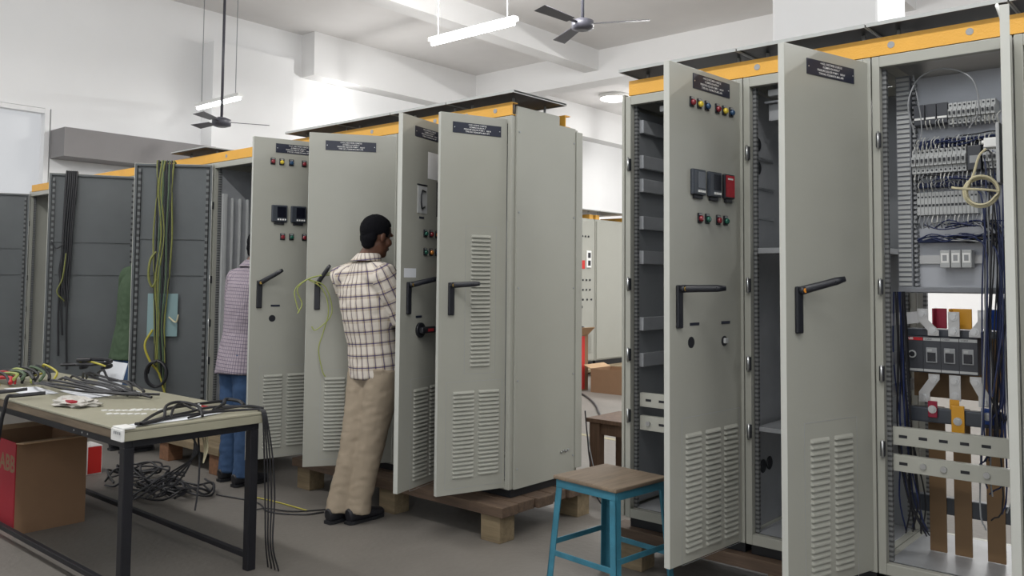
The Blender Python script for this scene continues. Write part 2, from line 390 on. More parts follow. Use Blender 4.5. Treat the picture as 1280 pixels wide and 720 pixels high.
TXT = {'A': ('+HG1.4 DRIVE CUBICLE','KCBMRD-DA-BSXA-7'), 'B': ('+HG1.3 CONTROL CUBICLE','KCBMRD-DA-BSXA-7'), 'C': ('+HG1.2 RECTIFIER CUBICLE','KCBMRD-DA-BSXA-7'),
       'D': ('+HG1.1 RECTIFIER CUBICLE','KCBMRD-DA-BSXA-7'), 'H': ('+HG2.2 INCOMER CUBICLE','KCBMRD-DA-BSXA-7'), 'I': ('+HG2.1 RECTIFIER CUBICLE','KCBMRD-DA-BSXA-7')}
DH = 2.07
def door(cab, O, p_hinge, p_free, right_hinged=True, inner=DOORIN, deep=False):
    """door leaf; local x runs left to right seen from outside, outer face at y=0, inside towards +y, z from the leaf's foot"""
    h, f = V(*p_hinge, 0), V(*p_free, 0); w = (h-f).length
    o0, e = (f, (h-f).normalized()) if right_hinged else (h, (f-h).normalized())
    d = MB(); DT = .028
    d.box(.001, w-.001, 0, .003, .001, DH-.001, PAINT)
    for x in (0, w-.004): d.cbox(x, x+.004, .0005, DT, 0, DH, RIM, .001)
    for z in (0, DH-.004): d.cbox(.004, w-.004, .0005, DT, z, z+.004, PAINT, .001)
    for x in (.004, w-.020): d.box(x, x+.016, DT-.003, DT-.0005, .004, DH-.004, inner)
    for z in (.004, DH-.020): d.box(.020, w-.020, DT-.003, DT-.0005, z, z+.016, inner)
    ob = d.build('door', cab)
    ob.location = o0 - O + V(0,0,.26); ob.rotation_euler = (0,0,math.atan2(e.y, e.x))
    # inner face: sheet with slotted stiffening strips
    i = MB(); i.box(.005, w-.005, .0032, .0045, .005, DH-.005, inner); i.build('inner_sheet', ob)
    for x in (.03, w-.050): MB().box(x, x+.020, .0047, .026, .04, DH-.04, DOORRIB).build('stiffener', ob)
    for z in (1.17, 1.46): MB().box(.052, w-.052, .0047, .014, z, z+.020, inner).build('stiffener', ob)
    return ob, w
def Z(z): return z-.26
def nameplate(ob, u0, u1, z0, z1, t1, t2):
    m = MB().box(u0, u1, -.003, 0, Z(z0), Z(z1), NAVY); cx = (u0+u1)/2; h = z1-z0
    for k, s in enumerate((t1, t2, 'PRESSURE LIQUOR PUMP-1   90KW', 'TYPE NO: PS2KM-BTK-MSC-4PR')):
        text(m, s, h*.185, WHITE, face_M(cx, -.0035, Z(z1-h*(.17+.22*k))), bold=.01)
    for x in (u0+.01, u1-.01): m.cyl((x,-.0045,Z((z0+z1)/2)),(x,-.003,Z((z0+z1)/2)),.003,CHROME,8)
    m.build('nameplate', ob)
def handle(ob, x=.0, pivot=BRASS, lev=(.70,-.68,.10), ln=.165, side=1):
    m = MB(); ux = x+.078; m.cbox(ux-.018, ux+.018, -.016, -.0005, Z(1.222), Z(1.40), BLACK, .006)
    p = V(ux, -.024, Z(1.385)); d = Vector(lev).normalized(); q = p+d*ln
    m.tube([p-d*.012, p, p+d*ln*.35, p+d*ln*.8, q], [.012,.0165,.015,.0145,.010], BLACK, 10, side=(0,0,1), ry=[.008,.011,.010,.010,.007])
    m.cyl(p+V(0,.012,0), p+V(0,-.012,0), .0135, BLACK, 12); m.cyl(p+V(0,-.011,0), p+V(0,-.014,0), .009, pivot, 12)
    m.cyl(p+d*ln*.72+V(0,-.008,0), p+d*ln*.72+V(0,-.0125,0), .006, BLACK, 10)
    m.build('handle', ob, label='black swing handle')
def louvres(ob, u0, u1, z0, z1, n=None):
    n = n or max(4, round((z1-z0)/.0225)); p = (z1-z0)/n; m = MB(); r = .006
    for k in range(n):
        zb = Z(z0)+k*p; zt = zb+p*.72
        vs = [(u0,0,zt),(u1,0,zt),(u1,0,zb+.001),(u0,0,zb+.001),(u0+r,-.008,zb+p*.30),(u1-r,-.008,zb+p*.30),(u1-r,-.009,zb+.001),(u0+r,-.009,zb+.001)]
        m.add(vs, [(0,1,5,4),(4,5,6,7),(0,4,7,3),(1,2,6,5)], PAINT)
        m.add([(u0+r,-.0005,zb-.0008),(u1-r,-.0005,zb-.0008),(u1-r,-.0005,zb+.002),(u0+r,-.0005,zb+.002)], [(0,1,2,3)], DARK)
    m.build('louvre_vent', ob)
def panel_seam(ob, u0, u1, z0, z1):
    m = MB(); t = .0015
    m.box(u0,u1,-.0006,0,Z(z1),Z(z1)+t,GREYPL).box(u0,u1,-.0006,0,Z(z0),Z(z0)+t,GREYPL).box(u0,u0+t,-.0006,0,Z(z0),Z(z1),GREYPL).box(u1-t,u1,-.0006,0,Z(z0),Z(z1),GREYPL)
    m.build('cover_seam', ob)
def lamp(ob, u, z, lens, nm='indicator_lamp', r=.0125):
    m = MB().cbox(u-.0165, u+.0165, -.007, -.0002, Z(z)-.022, Z(z)+.022, BLACK, .004)
    m.tube([(u,-.007,Z(z)-.003),(u,-.016,Z(z)-.003),(u,-.021,Z(z)-.003)], [r*1.1, r*1.05, r*.6], lens, 14)
    m.box(u-.010, u+.010, -.0078, -.007, Z(z)+.0125, Z(z)+.019, GREYPL)
    m.build(nm, ob)
def meter(ob, u0, u1, z0, z1, red=False):
    m = MB(); c = (u0+u1)/2; w = u1-u0; h = z1-z0
    m.cbox(u0, u1, -.018, -.0002, Z(z0), Z(z1), BLACK if red else SMOKE, .006)
    if red:
        m.box(u0+.006, u1-.006, -.0192, -.018, Z(z0)+.008, Z(z1)-.006, REDFACE)
        m.box(u0+.02, u1-.02, -.0198, -.0192, Z(z1)-.025, Z(z1)-.018, WHITE)
    else:
        m.box(u0+w*.34, u1-w*.10, -.0192, -.018, Z(z0)+h*.27, Z(z1)-h*.10, SCREEN)
        for k in range(4): m.box(u0+w*(.36+.15*k), u0+w*(.45+.15*k), -.0205, -.018, Z(z0)+h*.10, Z(z0)+h*.19, WHITE)
    m.cbox(c-w*.32, c+w*.32, -.012, -.0002, Z(z0)-.017, Z(z0)-.001, BLACK, .003)
    m.build('panel_meter', ob)
def tagplate(ob, u, z, w=.05): MB().box(u-w/2, u+w/2, -.002, -.0001, Z(z)-.006, Z(z)+.006, NAVY).build('tag_plate', ob)
def cutout(ob, u, z, r=.018): MB().cyl((u,-.0012,Z(z)),(u,-.0001,Z(z)),r,BLACK,18).build('cutout', ob)

# --- corner cabinet of the left row (closed side panel towards the aisle)
cA, OA = cabinet('grey control cabinet at the aisle end of the left row, with a closed side panel', -.44, .03, right_panel=True, can_dx=(0,.068))
dA, wA = door(cA, OA, (-.005,0), (-.135,-.40))
nameplate(dA, .073, .379, 2.223, 2.283, *TXT['A']); handle(dA, -.006, lev=(.60,-.78,.06), ln=.16)
louvres(dA, .195, .32, .94, 1.67, 32); louvres(dA, .092, .226, .345, .815); louvres(dA, .25, .383, .35, .815)
panel_seam(dA, .05, .40, .29, .86); panel_seam(dA, .16, .355, .90, 1.71)
# --- cabinet B
cB, OB = cabinet('grey control cabinet the man in the checked shirt reaches into, door with small lamps', -.944, -.442)
dB, wB = door(cB, OB, (-.455,0), (-.33,-.5))
nameplate(dB, .122, .412, 2.222, 2.28, *TXT['B']); handle(dB, -.006, lev=(.80,-.55,.22), ln=.17)
MB().cbox(.26, .425, -.0012, -.0001, Z(1.995), Z(2.15), BRIGHT, .0005).build('patch', dB, label='whited-out square sticker')  # blown-out, retouched area filled with an added plain white square
m = MB().box(.155, .25, -.004, -.0001, Z(1.79), Z(1.945), LIGHTPL).box(.15, .25, -.006, -.0001, Z(1.948), Z(1.955), BLACK)
m.tube([(.225,-.007,Z(1.83)),(.185,-.012,Z(1.815)),(.175,-.014,Z(1.85)),(.175,-.014,Z(1.89)),(.19,-.012,Z(1.92)),(.23,-.007,Z(1.915))], .004, BLACK, 8)
m.build('flap_socket', dB)
tagplate(dB, .20, 1.765)
m = MB().cbox(.355, .425, -.012, -.0002, Z(1.78), Z(1.985), SCREEN, .003); m.build('display_panel', dB); tagplate(dB, .385, 1.755, .03)
for k, (u, l) in enumerate(((.236,GRNLENS),(.296,REDLENS),(.362,ORGLENS))): lamp(dB, u, 1.678, l)
for k, (u, l) in enumerate(((.238,GRNLENS),(.299,ORGLENS),(.36,BLULENS))): lamp(dB, u, 1.573, l)
m = MB().cyl((.385,-.02,Z(1.464)),(.385,-.0002,Z(1.464)),.012,GREYPL,14); m.tube([(.385,-.02,Z(1.464)),(.385,-.024,Z(1.464)),(.385,-.038,Z(1.464)),(.385,-.041,Z(1.464))],[.015,.020,.020,.014],RED,18); m.build('emergency_stop', dB, label='red mushroom push button')
MB().box(.031, .150, -.0008, -.0001, Z(1.425), Z(1.476), PAPER).build('paper_label', dB)
m = MB().cyl((.195,-.014,Z(1.13)),(.195,-.0002,Z(1.13)),.042,BLACK,24); m.cbox(.165,.335,-.045,-.014,Z(1.112),Z(1.148),BLACK,.010); m.box(.215,.275,-.0458,-.045,Z(1.122),Z(1.138),RED); m.build('rotary_switch', dB, label='black rotary isolator grip with a red mark')
tagplate(dB, .185, 1.205, .06)
louvres(dB, .145, .288, .30, .81); louvres(dB, .312, .462, .30, .815); panel_seam(dB, .115, .485, .25, .86)
# --- cabinet C
cC, OC = cabinet('grey control cabinet whose plain door has a yellow green wire on its handle', -1.499, -.946)
dC, wC = door(cC, OC, (-.955,0), (-1.25,-.455))
nameplate(dC, .099, .415, 2.223, 2.283, *TXT['C']); handle(dC, -.012, lev=(.45,-.50,.74), ln=.15)
louvres(dC, .118, .25, .355, .81); louvres(dC, .29, .43, .355, .81); panel_seam(dC, .095, .455, .30, .85)
# --- cabinet D
cD, OD = cabinet('grey control cabinet with two square dark meters on its door, left of the plain door', -2.10, -1.501)
dD, wD = door(cD, OD, (-1.51,0), (-1.66,-.59))
nameplate(dD, .145, .45, 2.238, 2.298, *TXT['D']); handle(dD, -.022, lev=(.70,-.50,.50), ln=.165)
for u, l in ((.127,REDLENS),(.186,YELLENS),(.251,BLULENS),(.339,REDLENS),(.40,YELLENS),(.46,BLULENS)): lamp(dD, u, 2.178, l)
for u in (.123, .252): meter(dD, u, u+.105, 1.782, 1.892)
for u, l in ((.202,REDLENS),(.262,GRNLENS),(.35,REDLENS),(.41,GRNLENS)): lamp(dD, u, 1.687, l)
tagplate(dD, .165, 1.237, .06); cutout(dD, .146, 1.155, .022); tagplate(dD, .40, 1.237, .06)
louvres(dD, .097, .224, .325, .80); louvres(dD, .255, .391, .33, .80); louvres(dD, .42, .55, .33, .80); panel_seam(dD, .07, .575, .27, .85)
# --- cabinet E: inner face of its door shows, ribbed side inside
cE, OE = cabinet('dark open cabinet behind the table with cables draped over its door', -3.20, -2.102, canopy=False)
dE, wE = door(cE, OE, (-3.185,0), (-3.585,-.455), False, inner=DOORIN)
def rb(mb, name, cab, O, lab=None):
    mb.v = [tuple(Vector(p)-O) for p in mb.v]; return mb.build(name, cab, label=lab)
m = MB().box(-3.165, -3.158, .06, .57, .30, 2.30, GALV)
for k in range(5): m.prism([(.075+.07*k,1.43),(.075+.07*k,2.07),(.085+.07*k,2.07),(.085+.07*k,1.43)], -3.158, -3.128, 0, LIGHTPL)
m.box(-3.158,-3.13,.062,.098,.80,2.10,LIGHTPL)
rb(m, 'ribbed_partition', cE, OE)
rb(MB().cyl((-3.157,.22,1.33),(-3.12,.22,1.33),.05,BLACK,18), 'cooling_fan', cE, OE)
m = MB().box(-3.10,-2.6,.1,.5,.30,.32,GALV)
m.box(-3.05,-2.95,.12,.3,.45,.75,GREYPL).box(-2.93,-2.80,.12,.3,.45,.70,GREYPL).box(-3.05,-2.80,.11,.125,.70,.73,LIGHTPL).box(-3.0,-2.9,.11,.12,.50,.60,DARK).box(-3.1,-2.7,.1,.4,.76,.775,LIGHTPL)
rb(m, 'lower_module', cE, OE)
rb(MB().box(-3.1,-2.15,.45,.46,.32,2.28,PAINT_D), 'mounting_plate', cE, OE)
# --- cabinet F
cF, OF = cabinet('dark open cabinet with a black cable bundle hung over its wide door', -4.56, -3.202, canopy=False)
dF, wF = door(cF, OF, (-4.5,0), (-4.83,-.64), False, inner=DOORIN)
m = MB().box(-3.78,-3.21,-.06,.42,2.470,2.475,DARK).box(-3.78,-3.21,-.064,.424,2.4755,2.484,CANOPY); rb(m, 'canopy', cF, OF)
for x in (-3.70,-3.28):
    for y in (.08,.36): rb(MB().cyl((x,y,ZT+.003),(x,y,2.4695),.008,LIGHTPL,8), 'standoff', cF, OF)
# --- cabinet K
cK, OK = cabinet('farthest open cabinet at the end of the left row, behind the table', -7.10, -4.562, canopy=False, left_panel=True)
dK, wK = door(cK, OK, (-7.085,0), (-7.36,-.62), False, inner=DOORIN)
m = MB().box(-7.0,-5.0,.5,.51,.32,2.28,GALV)
rb(m, 'mounting_plate', cK, OK)
for z, h in ((2.0,.12),(1.55,.16),(1.05,.2),(.6,.2)):
    rb(MB().cbox(-6.98,-6.5,.3,.5,z,z+h,SMOKE if z<1.9 else LIGHTPL,.01).box(-6.9,-6.75,.29,.30,z+.03,z+h-.03,WHITE), 'device_block', cK, OK)
# --- yellow lifting channels
def rail(x0, x1, label, y0, holes, zt=2.428):
    t = thing('lifting_rail', label, 'lifting rail', ((x0+x1)/2, y0, ZT+.003), 0, 'yellow lifting rails on the cabinets'); O = V((x0+x1)/2, y0, ZT+.003); h = zt-ZT-.003
    m = MB().box(x0-O.x, x1-O.x, 0, .006, 0.0005, h, YELLOW).box(x0-O.x, x1-O.x, .006, .05, .0005, .006, YELLOW).box(x0-O.x, x1-O.x, .006, .05, h-.006, h, YELLOW)
    m.build('channel', t)
    for x in holes: MB().cyl((x-O.x,-.0015,h*.5),(x-O.x,-.0001,h*.5),.014,GREYPL,16).build('lifting_hole', t)
    return t
rail(-7.05, .028, 'yellow lifting channel along the front top of the left row of cabinets', .002, [-.1,-.33,-.6,-.9,-1.2,-1.55,-2.4,-3.0,-3.9])
rail(.812, 3.08, 'yellow lifting channel along the front top of the right cabinets', .002, [1.50,1.80,2.08,2.37])
rail(-7.05, .028, 'yellow lifting channel at the rear top of the left row', .50, [])
# --- right row: H, I, J, L
cH, OH = cabinet('grey control cabinet behind the blue stool, door with two meters and a red instrument', .792, 1.429, left_panel=True)
dH, wH = door(cH, OH, (1.415,0), (1.372,-.557))
nameplate(dH, .174, .468, 2.243, 2.308, *TXT['H']); handle(dH, -.018, lev=(.66,-.74,.02), ln=.175)
for u, l in ((.162,REDLENS),(.219,YELLENS),(.278,BLULENS),(.362,REDLENS),(.42,YELLENS),(.478,BLULENS)): lamp(dH, u, 2.181, l)
meter(dH, .150, .250, 1.784, 1.894); meter(dH, .276, .376, 1.784, 1.894); meter(dH, .402, .485, 1.784, 1.894, True)
for u, l in ((.22,REDLENS),(.278,GRNLENS),(.366,REDLENS),(.426,GRNLENS)): lamp(dH, u, 1.687, l)
tagplate(dH, .181, 1.236, .07); tagplate(dH, .428, 1.236, .07); cutout(dH, .156, 1.16, .024)
m = MB().cyl((.414,-.004,Z(1.155)),(.414,-.0001,Z(1.155)),.022,BLACK,18); m.cbox(.402,.426,-.016,-.004,Z(1.145),Z(1.168),LIGHTPL,.003); m.build('cam_lock', dH)
for a, b in ((.113,.231),(.264,.381),(.411,.521)): louvres(dH, a, b, .30, .79)
panel_seam(dH, .085, .54, .255, .85)
# inside H: dark plate with crosswise bars, two pale strips, loose hardware
rb(MB().box(.83,1.39,.50,.505,.32,2.28,PAINT_D), 'mounting_plate', cH, OH)
for z in (2.20,2.02,1.90,1.71,1.535,1.20,1.02):
    rb(MB().cbox(.836,.862,.06,.50,z-.034,z+.034,GALV,.004), 'side_bar', cH, OH)
rb(MB().box(.825,.835,.06,.5,.32,2.28,PAINT_D), 'side_sheet', cH, OH)
def strip(cab, O, x0, x1, z0, z1, y=.058, seed=1):
    r = random.Random(seed); m = MB().cbox(x0,x1,y,y+.006,z0,z1,STRIP,.002).box(x0,x1,y+.006,y+.03,z1-.006,z1,STRIP)
    zc = (z0+z1)/2
    for k in range(int((x1-x0)/.075)):
        x = x0+.05+.075*k
        if r.random() < .45: m.cyl((x,y-.008,zc),(x,y,zc),.012,CHROME,10)
        else: m.cbox(x-.016,x+.016,y-.0008,y,zc-.006,zc+.006,BLACK,.0003)
    rb(m, 'slotted_bar', cab, O)
strip(cH, OH, .842, 1.37, .79, .858, seed=2); strip(cH, OH, .842, 1.37, .675, .745, seed=3)
rb(MB().cbox(.95,1.02,.07,.10,2.265,2.295,LIGHTPL,.004), 'door_lamp', cH, OH)
rb(MB().cbox(.93,1.0,.2,.24,2.13,2.17,GREYPL,.004).box(.94,.99,.198,.2,2.145,2.158,BLACK), 'relay', cH, OH)
cI, OI = cabinet('grey control cabinet with a glossy inner partition and a plain louvred door', 1.431, 1.999, back=True, inner_left=GALV)
dI, wI = door(cI, OI, (1.985,0), (1.845,-.515))
nameplate(dI, .135, .438, 2.228, 2.29, *TXT['I']); handle(dI, -.012, ORANGE, lev=(.74,-.55,.26), ln=.165)
louvres(dI, .136, .25, .30, .825); louvres(dI, .284, .40, .30, .825); panel_seam(dI, .10, .43, .25, .88)
rb(MB().cbox(1.465,1.965,.045,.58,1.545,1.57,GALV,.002), 'shelf_plate', cI, OI); rb(MB().cbox(1.465,1.965,.045,.58,.745,.765,GALV,.002), 'shelf_plate', cI, OI)
for y, z in ((.10,.56),(.17,.565),(.24,.57),(.14,2.06),(.14,1.95)): rb(MB().tube([(1.4365,y,z),(1.440,y,z),(1.443,y,z)],[.030,.032,.026],BLACK,18), 'grommet', cI, OI)
rb(MB().cbox(1.50,1.60,.12,.2,2.16,2.24,GREYPL,.006).box(1.49,1.62,.1,.3,2.24,2.25,GALV), 'relay', cI, OI)
rb(MB().cbox(1.52,1.58,.07,.10,2.265,2.295,LIGHTPL,.004), 'door_lamp', cI, OI)
for z in (2.0,1.86,1.72): rb(MB().box(1.4365,1.445,.1,.3,z-.012,z,CHROME), 'wire_tie_bar', cI, OI)
cJ, OJ = cabinet('grey cabinet packed with breakers above a dark three-pole switch and coloured busbars', 2.001, 2.514, back=False)
dJ, wJ = door(cJ, OJ, (2.507,-.002), (2.592,-.48))
# J upper plate
mp = rb(MB().box(2.036,2.48,.25,.254,1.375,2.29,PLATE), 'mounting_plate', cJ, OJ)
def on(mb, name, lab=None):
    mb.v = [tuple(Vector(p)-OJ) for p in mb.v]; return mb.build(name, mp, label=lab)
d = MB().box(2.036,2.094,.205,.249,1.40,2.30,DUCTM)
for k in range(44): d.box(2.040,2.090,.2,.205,1.405+.0203*k,1.417+.0203*k,LIGHTPL)
on(d, 'cable_duct')
d = MB()
for k in range(44): d.box(2.098,2.11,.215,.249,1.405+.0203*k,1.416+.0203*k,GREYPL)
on(d, 'duct_comb')
def mcb(x, z, h=.088, w=.0172, dark=False):
    m = MB().cbox(x+.0004,x+w-.0004,.175,.249,z,z+h,SWITCHG if dark else LIGHTPL,.002)
    if not dark:
        m.cbox(x+.001,x+w-.001,.160,.175,z+h*.30,z+h*.70,LIGHTPL,.002).box(x+.005,x+w-.005,.152,.160,z+h*.44,z+h*.58,BLACK)
        for zz in (z+h*.12, z+h*.88): m.cyl((x+w/2,.1735,zz),(x+w/2,.175,zz),.004,BLACK,8)
    else: m.box(x+.003,x+w-.003,.173,.175,z+h*.25,z+h*.35,WHITE)
    on(m, 'circuit_breaker')
for k in range(10): mcb(2.248+.0172*k, 2.066)
for k in range(3): mcb(2.115+.044*k, 2.076, .085, .042, True)
for k in range(12): mcb(2.105+.0172*k, 1.872, .10)
on(MB().cbox(2.316,2.366,.165,.249,1.872,1.972,SWITCHG,.004).box(2.325,2.357,.163,.165,1.90,1.93,GREYPL), 'contactor')
for k in range(5): mcb(2.372+.0172*k, 1.875, .09)
for z0, z1 in ((1.975,2.052),(1.815,1.856),(1.585,1.625)):
    on(MB().cbox(2.115,2.455,.205,.249,z0,z0+(z1-z0)*.5,CBLU,.003), 'wiring_duct')
for k in range(16):
    x = 2.115+.0144*k
    on(MB().cbox(x,x+.0136,.20,.249,1.700,1.795,LIGHTPL,.002).box(x+.002,x+.0115,.199,.2,1.735,1.745,BLACK).cyl((x+.0068,.1985,1.775),(x+.0068,.2,1.775),.004,BLACK,8), 'terminal_block')
m = MB(); r = random.Random(4)
for zc, up_ in ((2.06,1),(1.995,-1),(1.868,-1),(1.98,1),(1.69,-1),(1.80,1)):
    for k in range(18):
        x = 2.115+.0165*k+(.05 if zc > 2.03 else 0); dz = .045*up_
        m.cable([(x,.185,zc-dz*.1),(x+r.uniform(-.004,.004),.165,zc+dz*.5),(x+r.uniform(-.01,.01),.20,zc+dz)], .0022, CWHT if r.random()<.45 else CGRY, 5, 3)
on(m, 'wire_tail').__setitem__('kind', 'stuff')
m = MB()
for k in range(46):
    z = r.choice((2.01,1.995,1.845,1.83,1.605,1.60,1.655)); x = r.uniform(2.11,2.30)
    m.cable([(x,.19,z+r.uniform(-.015,.015)),(x+.06,.17+r.uniform(-.01,.02),z+r.uniform(-.02,.02)),(x+.13,.18,z+r.uniform(-.015,.015)),(x+.19,.2,z+r.uniform(-.02,.01))], .0028, r.choice((CBLU,CBLK,CBLU,CGRY)), 5, 3)
on(m, 'wiring').__setitem__('kind', 'stuff')
on(MB().box(2.112,2.35,.235,.249,1.498,1.533,TINNED), 'din_rail')
for k in range(3):
    x = 2.205+.040*k
    on(MB().cbox(x,x+.037,.18,.234,1.480,1.552,LIGHTPL,.003).box(x+.004,x+.033,.179,.18,1.50,1.54,WHITE).box(x+.010,x+.026,.1785,.179,1.508,1.532,GREYPL), 'relay')
on(MB().cbox(2.036,2.47,.2,.249,1.378,1.40,DUCTM,.003), 'plate_edge')
# long loops of loose wire in the cabinet
m = MB()
m.cable([(2.14,.10,2.02),(2.12,.08,2.15),(2.16,.1,2.26),(2.26,.09,2.28),(2.36,.07,2.22),(2.38,.08,2.10),(2.34,.1,2.03)], .003, CGRY, 6)
m.cable([(2.13,.12,2.28),(2.16,.12,2.05),(2.12,.14,1.95)], .0025, CGRY, 6)
rb(m, 'loose_wire', cJ, OJ)
m = MB()
for k in range(26):
    x = r.uniform(2.375,2.455); y = r.uniform(.10,.19); z1 = r.choice((1.95,1.80,1.66,1.6)); z0 = r.uniform(.45,1.0)
    m.cable([(x-.05,y+.05,z1),(x,y,z1-.08),(x+r.uniform(-.02,.015),y+r.uniform(-.02,.01),(z1+z0)/2),(x+r.uniform(-.04,.01),y,z0+.1),(x+r.uniform(-.06,.0),y,z0)], .0032, r.choice((CBLK,CBLK,CBLU,CBLU,CGRY)), 5, 4)
rb(m, 'cable_loom', cJ, OJ).__setitem__('kind', 'stuff')
m = MB()
for k in range(12):
    x = r.uniform(2.045,2.085); y = r.uniform(.07,.2)
    m.cable([(x,y,1.38),(x+r.uniform(-.01,.015),y,1.1),(x+r.uniform(-.01,.03),y,.8),(x+r.uniform(-.0,.08),y,.55),(x+r.uniform(.0,.1),y+.03,.40)], .0032, r.choice((CBLK,CBLU,CBLK)), 5, 4)
rb(m, 'cable_loom', cJ, OJ).__setitem__('kind', 'stuff')
# J lower: switch disconnector, terminals, coloured bars
sw = MB().cbox(2.056,2.33,.215,.30,1.045,1.195,SWITCHG,.004)
sw.cbox(2.05,2.40,.23,.32,1.195,1.225,SMOKE,.004)
for k in range(4):
    x0 = 2.058+.068*k
    sw.box(x0+.001,x0+.0665,.2135,.215,1.178,1.190,RED if k == 0 else LIGHTPL); sw.box(x0+.001,x0+.0665,.2135,.215,1.050,1.060,LIGHTPL)
    sw.box(x0+.0668,x0+.068,.2138,.215,1.045,1.195,BLACK)
    if k:
        sw.cbox(x0+.012,x0+.054,.209,.215,1.088,1.150,GREYPL,.002).box(x0+.017,x0+.049,.2075,.209,1.093,1.13,SCREEN).box(x0+.018,x0+.034,.207,.2085,1.134,1.144,LIGHTPL)
        text(sw, 'OS800', .010, BLACK, face_M(x0+.02,.2130,1.184)); 
text(sw, 'ABB', .013, WHITE, face_M(2.076,.2130,1.184), bold=.02)
sw.tube([(2.084,.215,1.12),(2.084,.206,1.12)],[.016,.016],LIGHTPL,16); sw.tube([(2.084,.207,1.12),(2.084,.205,1.12)],[.011,.011],BLACK,16)
rb(sw, 'switch_disconnector', cJ, OJ)
def bolt(m, x, y, z, r_=.011): m.cyl((x,y-.010,z),(x,y,z),r_,CHROME,6); m.cyl((x,y-.003,z),(x,y+.0005,z),r_*1.5,CHROME,12)
def lug(x, xo, z0, z1, zz0, zz1):
    """cranked tinned terminal bar from the switch terminal (x) to its busbar (xo)"""
    m = MB(); y = .205; h = .021
    P = [(x-h,z0),(x+h,z0),(x+h,(z0*.6+z1*.4)),(xo+h,zz0),(xo+h,zz1),(xo-h,zz1),(xo-h,zz0),(x-h,(z0*.6+z1*.4))]
    vs = [(px,yy,pz) for yy in (y,y+.006) for px,pz in P]; n = len(P)
    m.add(vs, [tuple(range(n))[::-1], tuple(range(n,2*n))]+[(i,(i+1)%n,n+(i+1)%n,n+i) for i in range(n)], TINNED)
    bolt(m, x, y, z0+.022*(1 if z1>z0 else -1)); bolt(m, xo, y, zz1-.02*(1 if z1>z0 else -1))
    rb(m, 'terminal_bar', cJ, OJ)
lug(2.168, 2.128, 1.20, 1.25, 1.265, 1.31); lug(2.246, 2.246, 1.20, 1.25, 1.262, 1.30); lug(2.322, 2.355, 1.20, 1.25, 1.265, 1.31)
lug(2.168, 2.130, 1.042, .99, .965, .925); lug(2.246, 2.246, 1.042, .99, .97, .94); lug(2.322, 2.352, 1.042, .99, .965, .925)
for x0, x1, mm in ((2.163,2.206,CRIMSON),(2.226,2.300,AMBER),(2.375,2.425,BLUEB)):
    rb(MB().cbox(x0,x1,.26,.272,1.228,1.312,mm,.003).box(x0,x0+.004,.212,.26,1.23,1.312,mm), 'busbar_sleeve', cJ, OJ)
rb(MB().cbox(2.226,2.262,.198,.204,.86,.945,AMBER,.003), 'busbar_sleeve', cJ, OJ)
for x0, x1, mm, z0, z1 in ((2.150,2.185,CRIMSON,.868,.935),(2.237,2.285,AMBER,.80,.925),(2.345,2.39,BLUEB,.862,.925)):
    m = MB().cbox(x0,x1,.175,.185,z0,z1,mm,.003); bolt(m,(x0+x1)/2,.175,(z0+z1)/2); rb(m, 'busbar_sleeve', cJ, OJ)
rb(MB().cbox(2.07,2.42,.19,.24,.845,.905,SMOKE,.006), 'support_beam', cJ, OJ)
rb(MB().cbox(2.04,2.47,.30,.34,.455,.525,SMOKE,.004), 'support_beam', cJ, OJ)
for x0 in (2.12,2.215,2.335): rb(MB().cbox(x0,x0+.065,.30-.012,.30-.001,.30,.90,BROWNB,.003), 'busbar', cJ, OJ)
rb(MB().cbox(2.05,2.45,.35,.40,.93,1.20,BROWNB,.003), 'insulating_board', cJ, OJ)
strip(cJ, OJ, 2.036, 2.478, .760, .832, seed=5); strip(cJ, OJ, 2.036, 2.478, .655, .720, seed=9)
for z in (1.24,1.08,.95): rb(MB().box(2.034,2.042,.06,.5,z,z+.05,GALV), 'side_bar', cJ, OJ)
cL, OL = cabinet('last grey cabinet at the photo edge, beyond the cabinet of breakers', 2.516, 3.1)
rb(MB().box(2.55,3.06,.3,.31,.32,2.28,GALV), 'mounting_plate', cL, OL)
for z in (2.1,1.85,1.3,.9): rb(MB().cbox(2.58,3.0,.24,.299,z,z+.10,LIGHTPL,.004), 'device_block', cL, OL)
# hinge blocks on the frame posts
for cab, O, xs in ((cH,OH,(.822,)),(cI,OI,(1.458,)),(cE,OE,(-3.172,)),(cK,OK,(-7.07,)),(cJ,OJ,(2.03,))):
    for x in xs:
        for z in (2.0,1.4,1.05,.75): rb(MB().cbox(x-.010,x+.008,-.018,-.0005,z-.03,z+.03,BLACK,.003).cyl((x,-.02,z-.035),(x,-.02,z+.035),.005,CHROME,8), 'lock_keep', cab, O)

# ------------------------------------------------------------------ people
def remeshed(mb, vox, it=6, fac=.5, wrinkle=0., wsc=(9,9,16), seed=0.):
    me = mb.mesh('shape'); o = bpy.data.objects.new('shape', me); C.objects.link(o)
    a = o.modifiers.new('r', 'REMESH'); a.mode = 'VOXEL'; a.voxel_size = vox
    b = o.modifiers.new('s', 'SMOOTH'); b.factor = fac; b.iterations = it
    dg = bpy.context.evaluated_depsgraph_get(); ev = o.evaluated_get(dg)
    nm = bpy.data.meshes.new_from_object(ev); bpy.data.objects.remove(o)
    if wrinkle:
        ns = [v.normal.copy() for v in nm.vertices]
        for v, n in zip(nm.vertices, ns):
            p = v.co; q = V(p.x*wsc[0]+p.z*wsc[0]*.55+seed, p.y*wsc[1]-p.z*wsc[1]*.3, p.z*wsc[2]-p.x*wsc[2]*.35)
            d = noise.noise(q)*.6+(.45-2.*abs(noise.noise(q*1.9)))*.45+noise.noise(q*4.1)*.12
            v.co = p+n*(d*wrinkle)
    nm.materials.clear()
    for m in mb.mats: nm.materials.append(m)
    for p in nm.polygons: p.use_smooth = True; p.material_index = 0
    nm.update(); return nm
